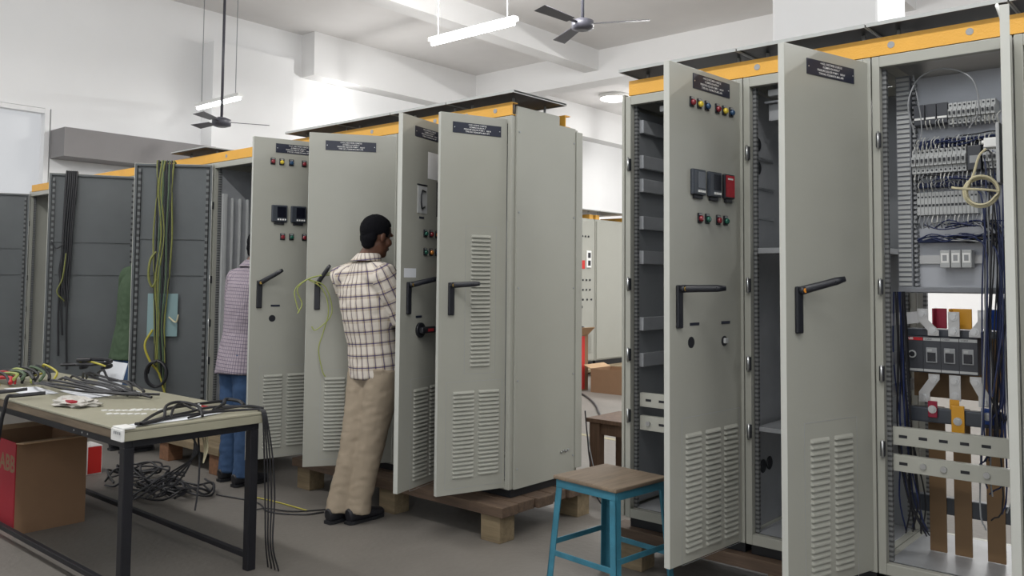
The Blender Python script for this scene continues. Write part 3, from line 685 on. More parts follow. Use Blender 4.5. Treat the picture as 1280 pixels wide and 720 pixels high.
def obj_from(me, name, parent=None, label=None):
    o = bpy.data.objects.new(name, me); C.objects.link(o)
    if parent: o.parent = parent
    if label: o['label'] = label
    return o
def cloth_uv(me, axes):
    """lay the weave along the body: nearest axis (a, b, radius) gives arc length and height in metres"""
    uv = me.uv_layers.new(name='cloth')
    for p in me.polygons:
        c = p.center; best = None
        for k, (a, b, rr) in enumerate(axes):
            d = b-a; t = max(0, min(1, (c-a).dot(d)/d.length_squared)); q = (c-(a+d*t)).length/rr
            if best is None or q < best[0]: best = (q, a, d, rr, k)
        _, a, d, rr, k = best; n = d.normalized(); s1 = (V(0,-1,0)-n*n.dot(V(0,-1,0))).normalized(); s2 = n.cross(s1)
        w0 = None
        for li in p.loop_indices:
            r_ = me.vertices[me.loops[li].vertex_index].co-a; w = math.atan2(r_.dot(s2), r_.dot(s1))
            if w0 is None: w0 = w
            while w-w0 > PI: w -= 2*PI
            while w-w0 < -PI: w += 2*PI
            uv.data[li].uv = (w*rr+.013*k, r_.dot(n))
def hand(mb, wr, d, palm_n, m, curl=.6, s=1.):
    """palm, four unequal fingers bent at the knuckles and a thumb from the side of the palm"""
    d = d.normalized(); n = (palm_n-d*d.dot(palm_n)).normalized(); sd = d.cross(n)
    pc = wr+d*.045*s
    mb.tube([wr-d*.02, wr+d*.015*s, pc, wr+d*.088*s], [.022*s,.030*s,.038*s,.036*s], m, 10, side=sd, ry=[.018*s,.015*s,.015*s,.012*s])
    for k, (o, l) in enumerate(((-.030,.070),(-.010,.080),(.010,.075),(.029,.060))):
        b = wr+d*.085*s+sd*o*s; a = 0; pts = [b-d*.015*s]; q = b; L = l*s
        for f, g in ((.45,.5),(.3,.6),(.25,.4)):
            pts.append(q); a += curl*g*1.4; q = q+(d*math.cos(a)+n*math.sin(a))*L*f*1.05
        pts.append(q); mb.tube(pts, [.0085*s,.0088*s,.0082*s,.0075*s,.0062*s], m, 8)
    b = wr+d*.03*s-sd*.028*s; e = (d*.7-sd*.55+n*.45).normalized(); f = (d*.85-sd*.1+n*.5).normalized()
    mb.tube([b, b+e*.035*s, b+e*.035*s+f*.032*s, b+e*.035*s+f*.055*s], [.013*s,.0105*s,.0095*s,.0075*s], m, 8)
def person(label, J, shirt, trousers, shirt_label, trouser_label, vox=.007, head_yaw=0., head_pitch=0., sleeve=.95, hem=.83, cuff=.05, curl=.6, dx=0.):
    """J: joints in world space; the body is one remeshed skin surface, clothing and hair are its children"""
    R = J['root']; g = {k: Vector(v)-Vector(R) for k, v in J.items()}; R = (R[0]+dx, R[1], R[2])
    Ls = g['shl']-g['shr']; sx = V(Ls.x, Ls.y, 0).normalized(); fx = V(sx.y, -sx.x, 0)   # fx: facing
    nk, ch, wa, pe = g['neck'], g['chest'], g['waist'], g['pelvis']
    hc = g['head']; HM = Matrix.Translation(hc) @ Matrix.Rotation(math.atan2(fx.y, fx.x)-PI/2+head_yaw, 4, 'Z') @ Matrix.Rotation(-head_pitch, 4, 'X')
    # head local: +y face, +z crown
    b = MB(); A = SKIN
    b.tube([pe-V(0,0,.05), pe, wa, ch, (ch+nk)/2+V(0,0,.02), nk-V(0,0,.03)], [.13,.15,.135,.16,.13,.07], A, 16, side=sx, ry=[.09,.10,.09,.105,.085,.06])
    b.tube([nk-V(0,0,.06), nk+(hc-nk)*.25, hc+V(0,0,-.04)], [.066,.056,.058], A, 14)
    b.ball((0,-.012,.035), .075, .094, .088, A, 20, HM); b.ball((0,.022,-.035), .060, .066, .082, A, 20, HM); b.ball((0,.058,-.092), .030, .028, .026, A, 14, HM)
    b.tube([HM@V(0,.088,.015), HM@V(0,.104,-.018), HM@V(0,.094,-.030)], [.008,.0145,.012], A, 8); b.ball((0,.086,-.058), .024, .012, .011, A, 10, HM)
    b.tube([HM@V(-.045,.077,.028), HM@V(0,.086,.022), HM@V(.045,.077,.028)], [.010,.011,.010], A, 8)
    for s in (-1, 1):
        b.ball((s*.078,-.012,-.008), .010, .020, .033, A, 12, HM); b.ball((s*.050,.052,-.025), .022, .026, .026, A, 10, HM)
        sh, el, wr = (g['shl'],g['ell'],g['wrl']) if s < 0 else (g['shr'],g['elr'],g['wrr'])
        b.tube([ch*.5+nk*.5+sx*(-s)*0+(sh-nk)*.35, sh, sh+(el-sh)*.45, el, el+(wr-el)*.3, wr], [.06,.058,.050,.040,.042,.027], A, 12)
        hand(b, wr, wr-el, (V(0,0,-1)*.8-(sh-nk).normalized()*.6), A, curl)
        hp, kn, an = (g['hpl'],g['knl'],g['anl']) if s < 0 else (g['hpr'],g['knr'],g['anr'])
        b.tube([pe+(hp-pe)*.4, hp, hp+(kn-hp)*.5, kn, kn+(an-kn)*.3, an], [.09,.088,.072,.052,.054,.036], A, 12)
        b.ball(an+fx*.05-V(0,0,.03), .04, .04, .03, A, 10)
    body = obj_from(remeshed(b, vox, 4), 'person', None); body.location = R
    tag(body, label, 'person')
    ev = MB()
    for s in (-1, 1): ev.ball((s*.031,.078,.008), .011, .010, .010, EYEW, 12, HM).ball((s*.031,.0865,.008), .005, .003, .005, BLACK, 10, HM)
    ev.build('eyes', body)
    h = MB(); b_ = bmesh.new(); bmesh.ops.create_uvsphere(b_, u_segments=28, v_segments=18, radius=1)
    for v in b_.verts:
        p = v.co.copy(); q = V(p.x*.086, p.y*.104-.016, p.z*.096+.036)
        front = q.y > .045 and q.z < .070; side = q.z < -.012 and q.y > -.045; nape = q.z < -.055
        if front: q = V(q.x*.7, q.y*.45, max(q.z, .02))
        elif side: q = V(q.x*.7, q.y*.7, -.0)
        v.co = q
    h.bm(b_, HAIR, HM, True)
    h.ball((0,-.060,-.012), .070, .043, .062, HAIR, 16, HM); h.ball((0,-.055,-.055), .052, .034, .034, HAIR, 14, HM)
    obj_from(remeshed(h, .006, 2, wrinkle=.003, wsc=(60,60,60)), 'hair', body)
    # shirt
    m = MB(); zt = nk.z
    he = V(pe.x, pe.y, 0)+(wa-pe)*.0; he.z = hem
    yk = ch*.35+nk*.65
    hr, hy = (.182,.135) if hem > .8 else (.222,.165)
    m.tube([he, he*.5+wa*.5, wa, wa*.5+ch*.5, ch, ch*.55+nk*.45, yk, nk+V(0,0,.005)], [hr,(hr+.176)/2,.172,.185,.200,.195,.150,.075], shirt, 24, side=sx, ry=[hy,(hy+.130)/2,.128,.135,.138,.122,.10,.070])
    ax = [(V(he.x,he.y,he.z), V(nk.x,nk.y,nk.z), .185)]
    for s in (-1, 1):
        sh, el = (g['shl'],g['ell']) if s < 0 else (g['shr'],g['elr'])
        e2 = sh+(el-sh)*sleeve
        m.tube([nk+(sh-nk)*.45-V(0,0,.035), sh+(nk-sh)*.08, sh+(e2-sh)*.35, sh+(e2-sh)*.7, e2], [.085,.092,.088,.086,.090], shirt, 16)
        ax.append((sh.copy(), e2.copy(), .08))
    me = remeshed(m, .011, 5, wrinkle=.008, wsc=(12,12,8), seed=R[0]); cloth_uv(me, ax)
    so = obj_from(me, 'shirt', body, shirt_label)
    cl = MB(); up_ = (hc-nk).normalized()
    ring = [nk+V(0,0,.0)+up_*.012+sx*math.cos(2*PI*k/20)*.076+fx*math.sin(2*PI*k/20)*.070 for k in range(20)]
    vs = [p for p in ring]+[nk+up_*.050+(p-nk)*.80 for p in ring]+[nk+up_*.046+(p-nk)*.97 for p in ring]+[nk-up_*.006+(p-nk)*1.28 for p in ring]
    fs = [(a*20+j, a*20+(j+1)%20, (a+1)*20+(j+1)%20, (a+1)*20+j) for a in range(3) for j in range(20)]
    cl.add(vs, fs, shirt, True); cm = cl.mesh('collar'); cloth_uv(cm, ax[:1]); obj_from(cm, 'collar', so)
    # trousers
    m = MB(); 
    m.tube([pe+V(0,0,.08), pe, (g['hpl']+g['hpr'])/2-V(0,0,.05)], [.155,.163,.155], trousers, 20, side=sx, ry=[.108,.116,.116])
    for s in (-1, 1):
        hp, kn, an = (g['hpl'],g['knl'],g['anl']) if s < 0 else (g['hpr'],g['knr'],g['anr'])
        hp = hp*.9+pe*.1
        fo = an-V(0,0,.045-cuff*.3)
        m.tube([hp+V(0,0,.03), hp+(kn-hp)*.4, kn, kn+(an-kn)*.45, an+(kn-an)*.15, fo], [.112,.102,.083,.074,.070,.076], trousers, 16)
    obj_from(remeshed(m, .011, 5, wrinkle=.0085, wsc=(7,7,11), seed=3+R[1]), 'trousers', body, trouser_label)
    for s in (-1, 1):
        an = g['anl'] if s < 0 else g['anr']; ft = V(an.x, an.y, 0); t_ = MB()
        td = (fx-sx*(-s)*0).normalized()
        t_.tube([ft-td*.075+V(0,0,.045), ft-td*.04+V(0,0,.052), ft+td*.04+V(0,0,.048), ft+td*.12+V(0,0,.036), ft+td*.175+V(0,0,.030), ft+td*.195+V(0,0,.026)], [.030,.037,.040,.046,.038,.018], SHOE, 14, side=sx, ry=[.042,.050,.046,.034,.027,.014])
        t_.tube([ft+V(0,0,.05), ft+V(0,0,.10)], [.040,.040], SHOE, 12)
        sh_ = obj_from(remeshed(t_, .006, 3), 'shoe', body)
        zmin = min(v.co.z for v in sh_.data.vertices)
        so_ = MB(); P = [(-.08,.026),(-.055,.036),(.04,.038),(.12,.046),(.175,.036),(.198,.014)]
        out = [ft+td*a+sx*w_ for a, w_ in P]+[ft+td*a-sx*w_ for a, w_ in P[::-1]]
        n = len(out); vs = [V(p.x,p.y,.002) for p in out]+[V(p.x,p.y,.020) for p in out]
        so_.add(vs, [tuple(range(n))[::-1], tuple(range(n,2*n))]+[(i,(i+1)%n,n+(i+1)%n,n+i) for i in range(n)], DARK); so_.build('sole', sh_)
    return body

person('man in a white checked shirt and khaki trousers reaching into an open cabinet',
  dict(root=(-.84,-.40,0), head=(-.775,-.295,1.668), neck=(-.835,-.335,1.515), chest=(-.835,-.315,1.27), waist=(-.815,-.285,1.04), pelvis=(-.80,-.27,.90),
       shl=(-1.022,-.355,1.425), shr=(-.648,-.340,1.425), ell=(-.955,-.235,1.19), wrl=(-.86,-.07,1.26), elr=(-.60,-.215,1.16), wrr=(-.62,-.0,1.22),
       hpl=(-.885,-.27,.86), hpr=(-.715,-.27,.86), knl=(-.875,-.355,.47), knr=(-.765,-.315,.47), anl=(-.893,-.458,.085), anr=(-.80,-.385,.085)),
  PLAID, CHINO, 'white shirt with dark blue and tan checks', 'khaki trousers', head_yaw=-.12, head_pitch=.22)
person('man in a lilac checked shirt and jeans, partly behind the door with two meters',
  dict(root=(-2.16,-.33,0), head=(-2.11,-.20,1.63), neck=(-2.14,-.26,1.49), chest=(-2.16,-.27,1.25), waist=(-2.17,-.29,1.03), pelvis=(-2.16,-.31,.90),
       shl=(-2.335,-.25,1.40), shr=(-1.965,-.25,1.40), ell=(-2.42,-.20,1.14), wrl=(-2.40,.03,1.20), elr=(-1.90,-.15,1.14), wrr=(-1.95,.06,1.18),
       hpl=(-2.245,-.31,.86), hpr=(-2.075,-.31,.86), knl=(-2.245,-.32,.47), knr=(-2.06,-.32,.47), anl=(-2.235,-.34,.085), anr=(-2.02,-.36,.085)),
  PLAID2, JEANS, 'lilac shirt with fine checks', 'blue jeans', vox=.008, head_pitch=.3, hem=.74, dx=-.04)
person('man in a green shirt and jeans, almost hidden behind the cable-draped door',
  dict(root=(-3.86,-.36,0), head=(-3.82,-.24,1.66), neck=(-3.85,-.29,1.51), chest=(-3.86,-.31,1.26), waist=(-3.86,-.33,1.03), pelvis=(-3.86,-.34,.90),
       shl=(-4.035,-.30,1.42), shr=(-3.675,-.30,1.42), ell=(-4.09,-.27,1.14), wrl=(-4.03,-.03,1.10), elr=(-3.64,-.19,1.16), wrr=(-3.70,.02,1.20),
       hpl=(-3.945,-.34,.86), hpr=(-3.775,-.34,.86), knl=(-3.95,-.36,.47), knr=(-3.77,-.36,.47), anl=(-3.96,-.38,.085), anr=(-3.76,-.38,.085)),
  GREENS, JEANS, 'green shirt', 'blue jeans', vox=.009, hem=.74, dx=.07)

# ------------------------------------------------------------------ work table and what lies on it
TX0, TX1, TY0, TY1, TZ = -3.0, -.50, -1.91, -1.21, .76
t = thing('work_table', 'long work table with a pale worn top and black steel frame, bottom left', 'table', ((TX0+TX1)/2,(TY0+TY1)/2,0)); TO = V((TX0+TX1)/2,(TY0+TY1)/2,0)
def tl(mb, name, par=t, lab=None):
    mb.v = [tuple(Vector(p)-TO) for p in mb.v]; return mb.build(name, par, label=lab)
tl(MB().cbox(TX0,TX1,TY0,TY1,TZ-.012,TZ,LAMIN,.004), 'tabletop')
tl(MB().cbox(TX0+.002,TX1-.030,TY0+.002,TY1-.01,TZ-.05,TZ-.0125,WOODT,.004), 'core_board', lab='raw wooden edge under the top')
tl(MB().cbox(TX1-.028,TX1-.002,TY0+.004,TY1-.004,TZ-.052,TZ-.0125,LAMIN,.004), 'edge_lipping')
zf = TZ-.051
for k, q in enumerate(((TX0+.04,TX1-.03,TY0+.02,TY0+.055,zf-.035,zf),(TX0+.04,TX1-.03,TY1-.055,TY1-.02,zf-.035,zf),(TX1-.065,TX1-.03,TY0+.0555,TY1-.0555,zf-.035,zf),(TX0+.04,TX0+.075,TY0+.0555,TY1-.0555,zf-.035,zf))):
    f = MB().cbox(*q, TABLEM, .002)
    if k == 0:
        for x in (-.9,-.96,-1.05): f.cyl((x,TY0+.0185,zf-.018),(x,TY0+.0205,zf-.018),.005,CHROME,8)
    tl(f, 'apron_rail')
for y in (TY0+.025, TY1-.05): tl(MB().cbox(TX0+.0855,TX1-.0755,y,y+.025,.05,.075,TABLEM,.002), 'foot_rail')
for x in (TX0+.04, TX1-.075):
    for y in (TY0+.02, TY1-.065): tl(MB().cbox(x,x+.045,y,y+.045,0,zf-.0355,TABLEM,.004), 'leg')
def paper(label, pts, z, m=PAPER, n=6, name='paper_sheet', grp=None, curl=.0015):
    mb = MB(); P = [V(*p, z) for p in pts]; vs = []
    for k in (0, 1):
        for i in range(n+1):
            for j in range(n+1):
                a = P[0].lerp(P[1], i/n); b = P[3].lerp(P[2], i/n); q = a.lerp(b, j/n)
                q.z += curl*(noise.noise(q*9)+.6)+k*.0012; vs.append(q)
    w_ = (n+1)**2; fs = []
    for i in range(n):
        for j in range(n):
            a = i*(n+1)+j; fs += [(a,a+1,a+n+2,a+n+1)[::-1], (w_+a,w_+a+1,w_+a+n+2,w_+a+n+1)]
    for i in range(n):
        for (a,b) in ((i,i+1),(n*(n+1)+i,n*(n+1)+i+1),(i*(n+1),(i+1)*(n+1)),(i*(n+1)+n,(i+1)*(n+1)+n)): fs.append((a,b,w_+b,w_+a))
    mb.add(vs, fs, m); o = mb.build(name); return tag(o, label, 'paper', grp)
paper('white paper sheets under the black cables at the left of the table', [(-1.98,-1.60),(-1.55,-1.62),(-1.62,-1.30),(-2.10,-1.28)], TZ+.002)
o = paper('white paper sheet nearest the front edge under the black cable heap', [(-2.30,-1.78),(-1.90,-1.80),(-1.88,-1.64),(-2.26,-1.62)], TZ+.002)
mb = MB().prism([(-1.27,TZ+.001),(-1.23,TZ+.135),(-1.226,TZ+.135),(-1.262,TZ+.001)], -2.26, -1.95, 0, PAPER); tag(mb.build('paper_booklet'), 'white folded booklet standing up behind the cable heap on the table', 'paper')
paper('white paper sheet on the table by the corner with the white tag', [(-.60,-1.84),(-.535,-1.84),(-.545,-1.60),(-.66,-1.64)], TZ+.002, curl=.001)
paper('white paper sheet on the table below the looped black cables', [(-.62,-1.62),(-.54,-1.60),(-.62,-1.36),(-.72,-1.36)], TZ+.002, curl=.001)
for k in range(3):
    x, y = (-1.02,-1.73,) if k == 0 else ((-.95,-1.62) if k == 1 else (-.90,-1.76))
    mb = MB()
    for q in range(6): mb.cbox(x+.024*q-.07, x+.024*q-.052, y+.022*q-.02, y+.022*q+.004, TZ+.0005, TZ+.006, WHITE, .001)
    o = mb.build('marker_strip'); tag(o, ('row of small white cable markers nearest the front edge of the table', 'row of small white cable markers lying farther from the table front', 'short row of white cable markers close to the white corner tag')[k], 'cable markers', 'white cable markers on the table'); o['kind'] = 'stuff'
mb = MB()
b_ = bmesh.new(); bmesh.ops.create_icosphere(b_, subdivisions=3, radius=1)
for v in b_.verts:
    p = v.co.copy(); nn = 1+.55*noise.noise(p*2.6+V(3,1,0)); v.co = V(-1.36+p.x*.13*nn+p.y*.04, -1.76+p.y*.085*nn, TZ+.016+max(-.0155, p.z*.020*nn*nn))
mb.bm(b_, BAGM, None, False); bg = mb.build('plastic_bag'); tag(bg, 'small frosted plastic bag with reddish contents on the table', 'plastic bag')
MB().cbox(-1.40,-1.28,-1.815,-1.78,TZ+.014,TZ+.034,CARDR,.006).build('contents', bg)
mb = MB().cbox(-.59,-.485,-1.923,-1.9105,TZ-.05,TZ+.002,WHITE,.003).cbox(-.585,-.49,-1.92,-1.86,TZ+.0015,TZ+.010,WHITE,.003)
for k in range(4): mb.box(-.56+.018*k,-.55+.018*k,-1.9255,-1.925,TZ-.02,TZ-.008,GREYPL)
tag(mb.build('terminal_strip'), 'white terminal strip hanging at the near corner of the table', 'terminal strip')
mb = MB().cyl((-.80,-1.40,TZ),(-.80,-1.40,TZ+.022),.012,WHITE,14).cyl((-.80,-1.40,TZ+.022),(-.80,-1.40,TZ+.03),.006,GREYPL,10); tag(mb.build('cable_gland'), 'small white gland standing near the back edge of the table', 'cable gland')
mb = MB()
for k in range(5): mb.cable([(-.93+.02*k,-1.35,TZ+.003),(-.915+.02*k,-1.33,TZ+.004),(-.905+.02*k,-1.35,TZ+.003)], .0025, CRED, 5, 4)
tag(mb.build('red_scrap'), 'faint red scraps of wire near the back of the table', 'wire scraps', kind='stuff')

def bundle(label, paths, cat='cable bundle', name='cable_bundle', group=None):
    """one bundle, every strand a mesh of its own"""
    p0 = Vector(paths[0][0][0]); t = thing(name, label, cat, p0, 0, group)
    for pts, r_, m in paths: MB().cable([Vector(p)-p0 for p in pts], r_, m, 6, 5).build('strand', t)
    return t
rr = random.Random(11)
def jit(pts, a): return [(p[0]+rr.uniform(-a,a), p[1]+rr.uniform(-a,a), p[2]+rr.uniform(0,a*.5)) for p in pts]
zt = TZ+.0125
bundle('black cables looped across the right end of the table from the corner tag', [
  ([(-.52,-1.84,zt+.002),(-.56,-1.80,zt),(-.66,-1.70,zt+.01),(-.79,-1.56,zt+.01),(-.86,-1.40,zt+.005),(-.90,-1.27,zt),(-.90,-1.215,zt)], .0075, CBLK),
  ([(-.53,-1.845,zt+.002),(-.545,-1.79,zt),(-.60,-1.66,zt+.005),(-.68,-1.52,zt),(-.72,-1.38,zt+.005),(-.66,-1.24,zt),(-.58,-1.20,zt)], .0065, CBLK),
  ([(-.52,-1.82,zt),(-.57,-1.70,zt+.005),(-.66,-1.64,zt+.045),(-.70,-1.55,zt+.05),(-.62,-1.50,zt+.03),(-.53,-1.53,zt)], .007, CBLK),
  ([(-.58,-1.66,zt),(-.66,-1.60,zt+.035),(-.74,-1.52,zt+.03),(-.70,-1.46,zt),(-.62,-1.44,zt)], .006, CBLK),
  ([(-.56,-1.74,zt),(-.60,-1.60,zt),(-.62,-1.46,zt),(-.64,-1.34,zt+.004),(-.60,-1.25,zt+.01),(-.54,-1.20,zt)], .006, CBLK),
  ([(-.53,-1.60,zt),(-.58,-1.48,zt+.004),(-.58,-1.36,zt),(-.545,-1.27,zt),(-.53,-1.22,zt)], .0055, CBLK),
  ([(-.66,-1.40,zt),(-.74,-1.30,zt+.01),(-.82,-1.24,zt+.02),(-.78,-1.19,zt+.01),(-.70,-1.21,zt)], .009, CBLK)])
P = []
for k in range(9):
    y0 = -1.72+.045*k
    P.append((jit([(-2.32,y0+.10,zt+.010),(-2.15,y0+.05,zt+.02+.006*k),(-1.95,y0+.02,zt+.035+.005*(k%4)),(-1.72,y0+.06,zt+.030),(-1.5,y0*.6-.55,zt+.015),(-1.30-.06*(k%5),-1.36-.03*(k%4),zt)], .018), .0075, CBLK))
bundle('heap of black cables stretched along the left of the table over the papers', P)
bundle('tangle of red, yellow and green wires at the left end of the table', [
  (jit([(-2.72,-1.80,zt),(-2.6,-1.72,zt+.02),(-2.45,-1.70,zt+.03),(-2.38,-1.72,zt+.008)],.008), .012, CRED), (jit([(-2.75,-1.74,zt+.02),(-2.6,-1.68,zt+.045),(-2.45,-1.66,zt+.05),(-2.37,-1.70,zt+.03)],.008), .010, CYGB),
  (jit([(-2.70,-1.68,zt+.03),(-2.55,-1.64,zt+.06),(-2.44,-1.63,zt+.05),(-2.36,-1.66,zt+.03)],.008), .010, CGRN), (jit([(-2.70,-1.78,zt+.01),(-2.6,-1.75,zt+.04),(-2.5,-1.76,zt+.04),(-2.37,-1.78,zt+.006)],.006), .007, CYEL),
  (jit([(-2.80,-1.70,zt+.02),(-2.6,-1.62,zt+.05),(-2.5,-1.58,zt+.05),(-2.38,-1.6,zt+.02)],.008), .012, CBLK)] + [(jit([(-2.95+.03*k,-1.84+.05*k,zt),(-2.80+.02*k,-1.78+.05*k,zt+.03),(-2.64,-1.72+.04*k,zt+.05+.004*k),(-2.50,-1.70+.04*k,zt+.04),(-2.385,-1.72+.035*k,zt+.006)],.012), (.010,.007,.009)[k%3], (CBLK,CRED,CBLK,CYGB,CBLK,CGRN,CBLK,CYEL)[k]) for k in range(8)], 'wires', 'wire_tangle')
bundle('coil of black cable with a yellow strand, on top of the cable heap', [
  ([(-2.05+.10*math.cos(a*.7), -1.38+.09*math.sin(a*.7), zt+.105+.003*a) for a in range(18)], .010, CBLK), ([(-2.15,-1.42,zt+.13),(-2.06,-1.45,zt+.15),(-1.95,-1.42,zt+.14),(-1.90,-1.38,zt+.12)], .006, CYEL),
  ([(-2.28+.08*math.cos(a*.8), -1.40+.07*math.sin(a*.8), zt+.09+.003*a) for a in range(12)], .010, CBLK)], 'cable coil', 'cable_coil')
# cables falling over the front edge and hanging under the top
ze = TZ
bundle('black cables falling over the front left edge of the table', [
  ([(-1.75,-1.76,zt+.015),(-1.80,-1.89,zt+.008),(-1.805,-1.925,zt+.006),(-1.81,-1.935,ze-.03),(-1.82,-1.945,ze-.10),(-1.86,-1.945,ze-.22),(-1.92,-1.94,ze-.34)], .010, CBLK),
  ([(-1.95,-1.78,zt+.02),(-2.0,-1.89,zt+.008),(-2.01,-1.925,zt+.005),(-2.02,-1.94,ze-.04),(-2.04,-1.95,ze-.16),(-2.00,-1.95,ze-.26),(-1.94,-1.95,ze-.20)], .009, CBLK),
  ([(-2.02,-1.80,zt+.01),(-2.06,-1.89,zt+.008),(-2.065,-1.925,zt+.004),(-2.07,-1.945,ze-.08),(-2.03,-1.95,ze-.22),(-2.06,-1.95,ze-.38),(-1.98,-1.95,ze-.44),(-1.88,-1.95,ze-.40)], .007, CBLK)])
bundle('spray of thin black wires hanging under the right end of the table', [
  ([(-.66+.02*k,-1.50-.02*k,zf-.005),(-.62+.01*k,-1.52,zf-.12),(-.66-.03*k,-1.56-.015*k,zf-.24),(-.76-.055*k,-1.64-.02*k,zf-.33-.01*k)], .0045, CBLK) for k in range(4)] +
  [([(-.66,-1.48,zf-.005),(-.60,-1.50,zf-.16),(-.57,-1.52,zf-.28),(-.52,-1.56,zf-.36)], .0045, CBLK)] +
  [([(-.72+.03*k,-1.44,zf-.005),(-.63+.015*k,-1.46,zf-.10),(-.60,-1.48,zf-.17)], .0035, CCRM) for k in range(3)], 'hanging wires', 'wire_spray')
bundle('thin black wires hanging down beside the right back leg of the table', [
  ([(-.53,-1.235+.006*k,TZ+.006),(-.506,-1.235+.006*k,TZ+.008),(-.488+.002*k,-1.235+.006*k,TZ-.03),(-.485+.008*k,-1.225+.01*k,.55),(-.485+.012*k,-1.215+.01*k,.35),(-.48+.02*k,-1.21,.14),(-.50+.03*k,-1.18,.006)], .004, CBLK) for k in range(4)], 'hanging wires', 'wire_spray')
P = []
for k in range(22):
    a = rr.uniform(0, 6.28); cx, cy_ = -2.55+rr.uniform(-.35,.45), -.80+rr.uniform(-.14,.16); q = rr.uniform(.10,.26)
    P.append(([(cx+q*math.cos(a+s*.9), cy_+q*.55*math.sin(a+s*.9), .010+rr.uniform(0,.10)) for s in range(7)], .007, CBLK))
tag(bundle('tangled pile of black cable on the floor behind the table', P), 'tangled pile of black cable on the floor behind the table', 'cable pile')
bundle('thin black wires trailing on the floor towards the man in khaki trousers', [
  ([(-1.95,-.62,.006),(-1.6,-.55,.006),(-1.35,-.62,.006),(-1.15,-.52,.006),(-1.1,-.40,.006)], .005, CBLK), ([(-1.45,-.66,.006),(-1.40,-.60,.012),(-1.25,-.52,.006),(-1.12,-.33,.006)], .004, CBLK), ([(-1.8,-.5,.006),(-1.5,-.46,.006),(-1.2,-.45,.006)],.004,CYEL)], 'floor wires', 'wire_trail')

# ------------------------------------------------------------------ boxes
def carton(name, label, x0, x1, y0, y1, z1, side, front, flap=None, lettering=None, rz=0, z0=0., cat='cardboard box', group=None):
    t = thing(name, label, cat, ((x0+x1)/2,(y0+y1)/2,z0), rz, group); w, d = (x1-x0)/2, (y1-y0)/2; h = z1-z0; k = .006
    b = MB().box(-w,w,d-k,d,0,h,side).box(-w,-w+k,-d+k,d-k,0,h,side).box(w-k,w,-d+k,d-k,0,h,side).box(-w+k,w-k,-d+k,d-k,0,k,CARDL)
    b.box(-w,w,-d,-d+k,0,h,front); b.build('carton_body', t)
    if flap is not None:
        for s, m_ in ((1, 0), (-1, 1)):
            f_ = MB(); sx_ = s*w
            f_.add([(sx_,-d,h),(sx_,d,h),(sx_+s*.11,d,h+flap),(sx_+s*.11,-d,h+flap),(sx_,-d,h-k),(sx_,d,h-k),(sx_+s*.11,d,h+flap-k),(sx_+s*.11,-d,h+flap-k)], [(0,1,2,3),(4,7,6,5),(0,3,7,4),(1,5,6,2),(2,6,7,3)], CARDL)
            f_.build('flap', t)
    if lettering:
        l = MB()
        for (st, sz, x, z, mm) in lettering: text(l, st, sz, mm, face_M(x, -d-.0005, z), bold=.03)
        l.build('printed_lettering', t)
    return t
carton('cardboard_box', 'brown cardboard box with a red printed face standing under the table', -2.47, -1.97, -1.82, -1.44, .50, CARD, CARDR, flap=.012, lettering=[('ABB', .125, .135, .375, CARD)])
MB_t = carton('cardboard_box', 'small bright red and white carton on the floor behind the table', -3.34, -3.14, -.98, -.84, .20, WHITE, CARDRB)
for o in MB_t.children:
    pass
MB().box(.101,.103,-.03,.065,.006,.195,CARDRB).build('red_label', MB_t)
t = carton('cardboard_box', 'tall carton with red and white stripes beside the far cabinets', -3.75, -3.35, 5.0, 5.45, .72, CARD, WHITE, flap=.10)
m = MB()
for y0, y1 in ((-.21,-.12),(.06,.15)): m.box(.2005,.2015,y0,y1,.02,.70,CARDRB)
m.box(.2005,.2015,-.10,.04,.02,.70,WHITE); m.build('printed_stripes', t)
carton('cardboard_box', 'low open brown carton on the floor in front of the far cabinets', -3.20, -2.62, 5.30, 5.75, .30, CARD, CARD, flap=.04)

# ------------------------------------------------------------------ blue stool
sc_, sz_ = V(.914,-.305,0), .52
t = thing('stool', 'square stool with a worn wooden seat and blue painted steel legs', 'stool', sc_, -.10); h = .188
MB().cbox(-h,h,-h,h,sz_-.018,sz_,WOODS,.006).build('seat', t)
for s in (-1,1):
    MB().cbox(-h+.012,h-.012,s*(h-.014)-.004,s*(h-.014)+.004,sz_-.055,sz_-.0185,BLUEP,.002).build('apron', t); MB().cbox(s*(h-.014)-.004,s*(h-.014)+.004,-h+.02,h-.02,sz_-.055,sz_-.0185,BLUEP,.002).build('apron', t)
    MB().cbox(-h,h,s*(h+.006)-.003,s*(h+.006)+.003,.16,.185,BLUEP,.002).build('stretcher', t); MB().cbox(s*(h+.006)-.003,s*(h+.006)+.003,-h,h,.20,.225,BLUEP,.002).build('stretcher', t)
for sx_ in (-1,1):
    for sy_ in (-1,1):
        a = V(sx_*(h-.022), sy_*(h-.022), sz_-.019); b = V(sx_*(h+.014), sy_*(h+.014), 0)
        l = MB()
        for ox, oy, tx, ty in ((0,0,.034,.005),(0,0,.005,.034)):
            vs = []
            for p in (b, a):
                for q in ((0,0),(-sx_*tx,0),(-sx_*tx,-sy_*ty),(0,-sy_*ty)): vs.append((p.x+q[0]+sx_*.008, p.y+q[1]+sy_*.008, p.z))
            l.add(vs, [(0,1,2,3),(7,6,5,4),(0,4,5,1),(1,5,6,2),(2,6,7,3),(3,7,4,0)], BLUEP)
        l.build('leg', t)
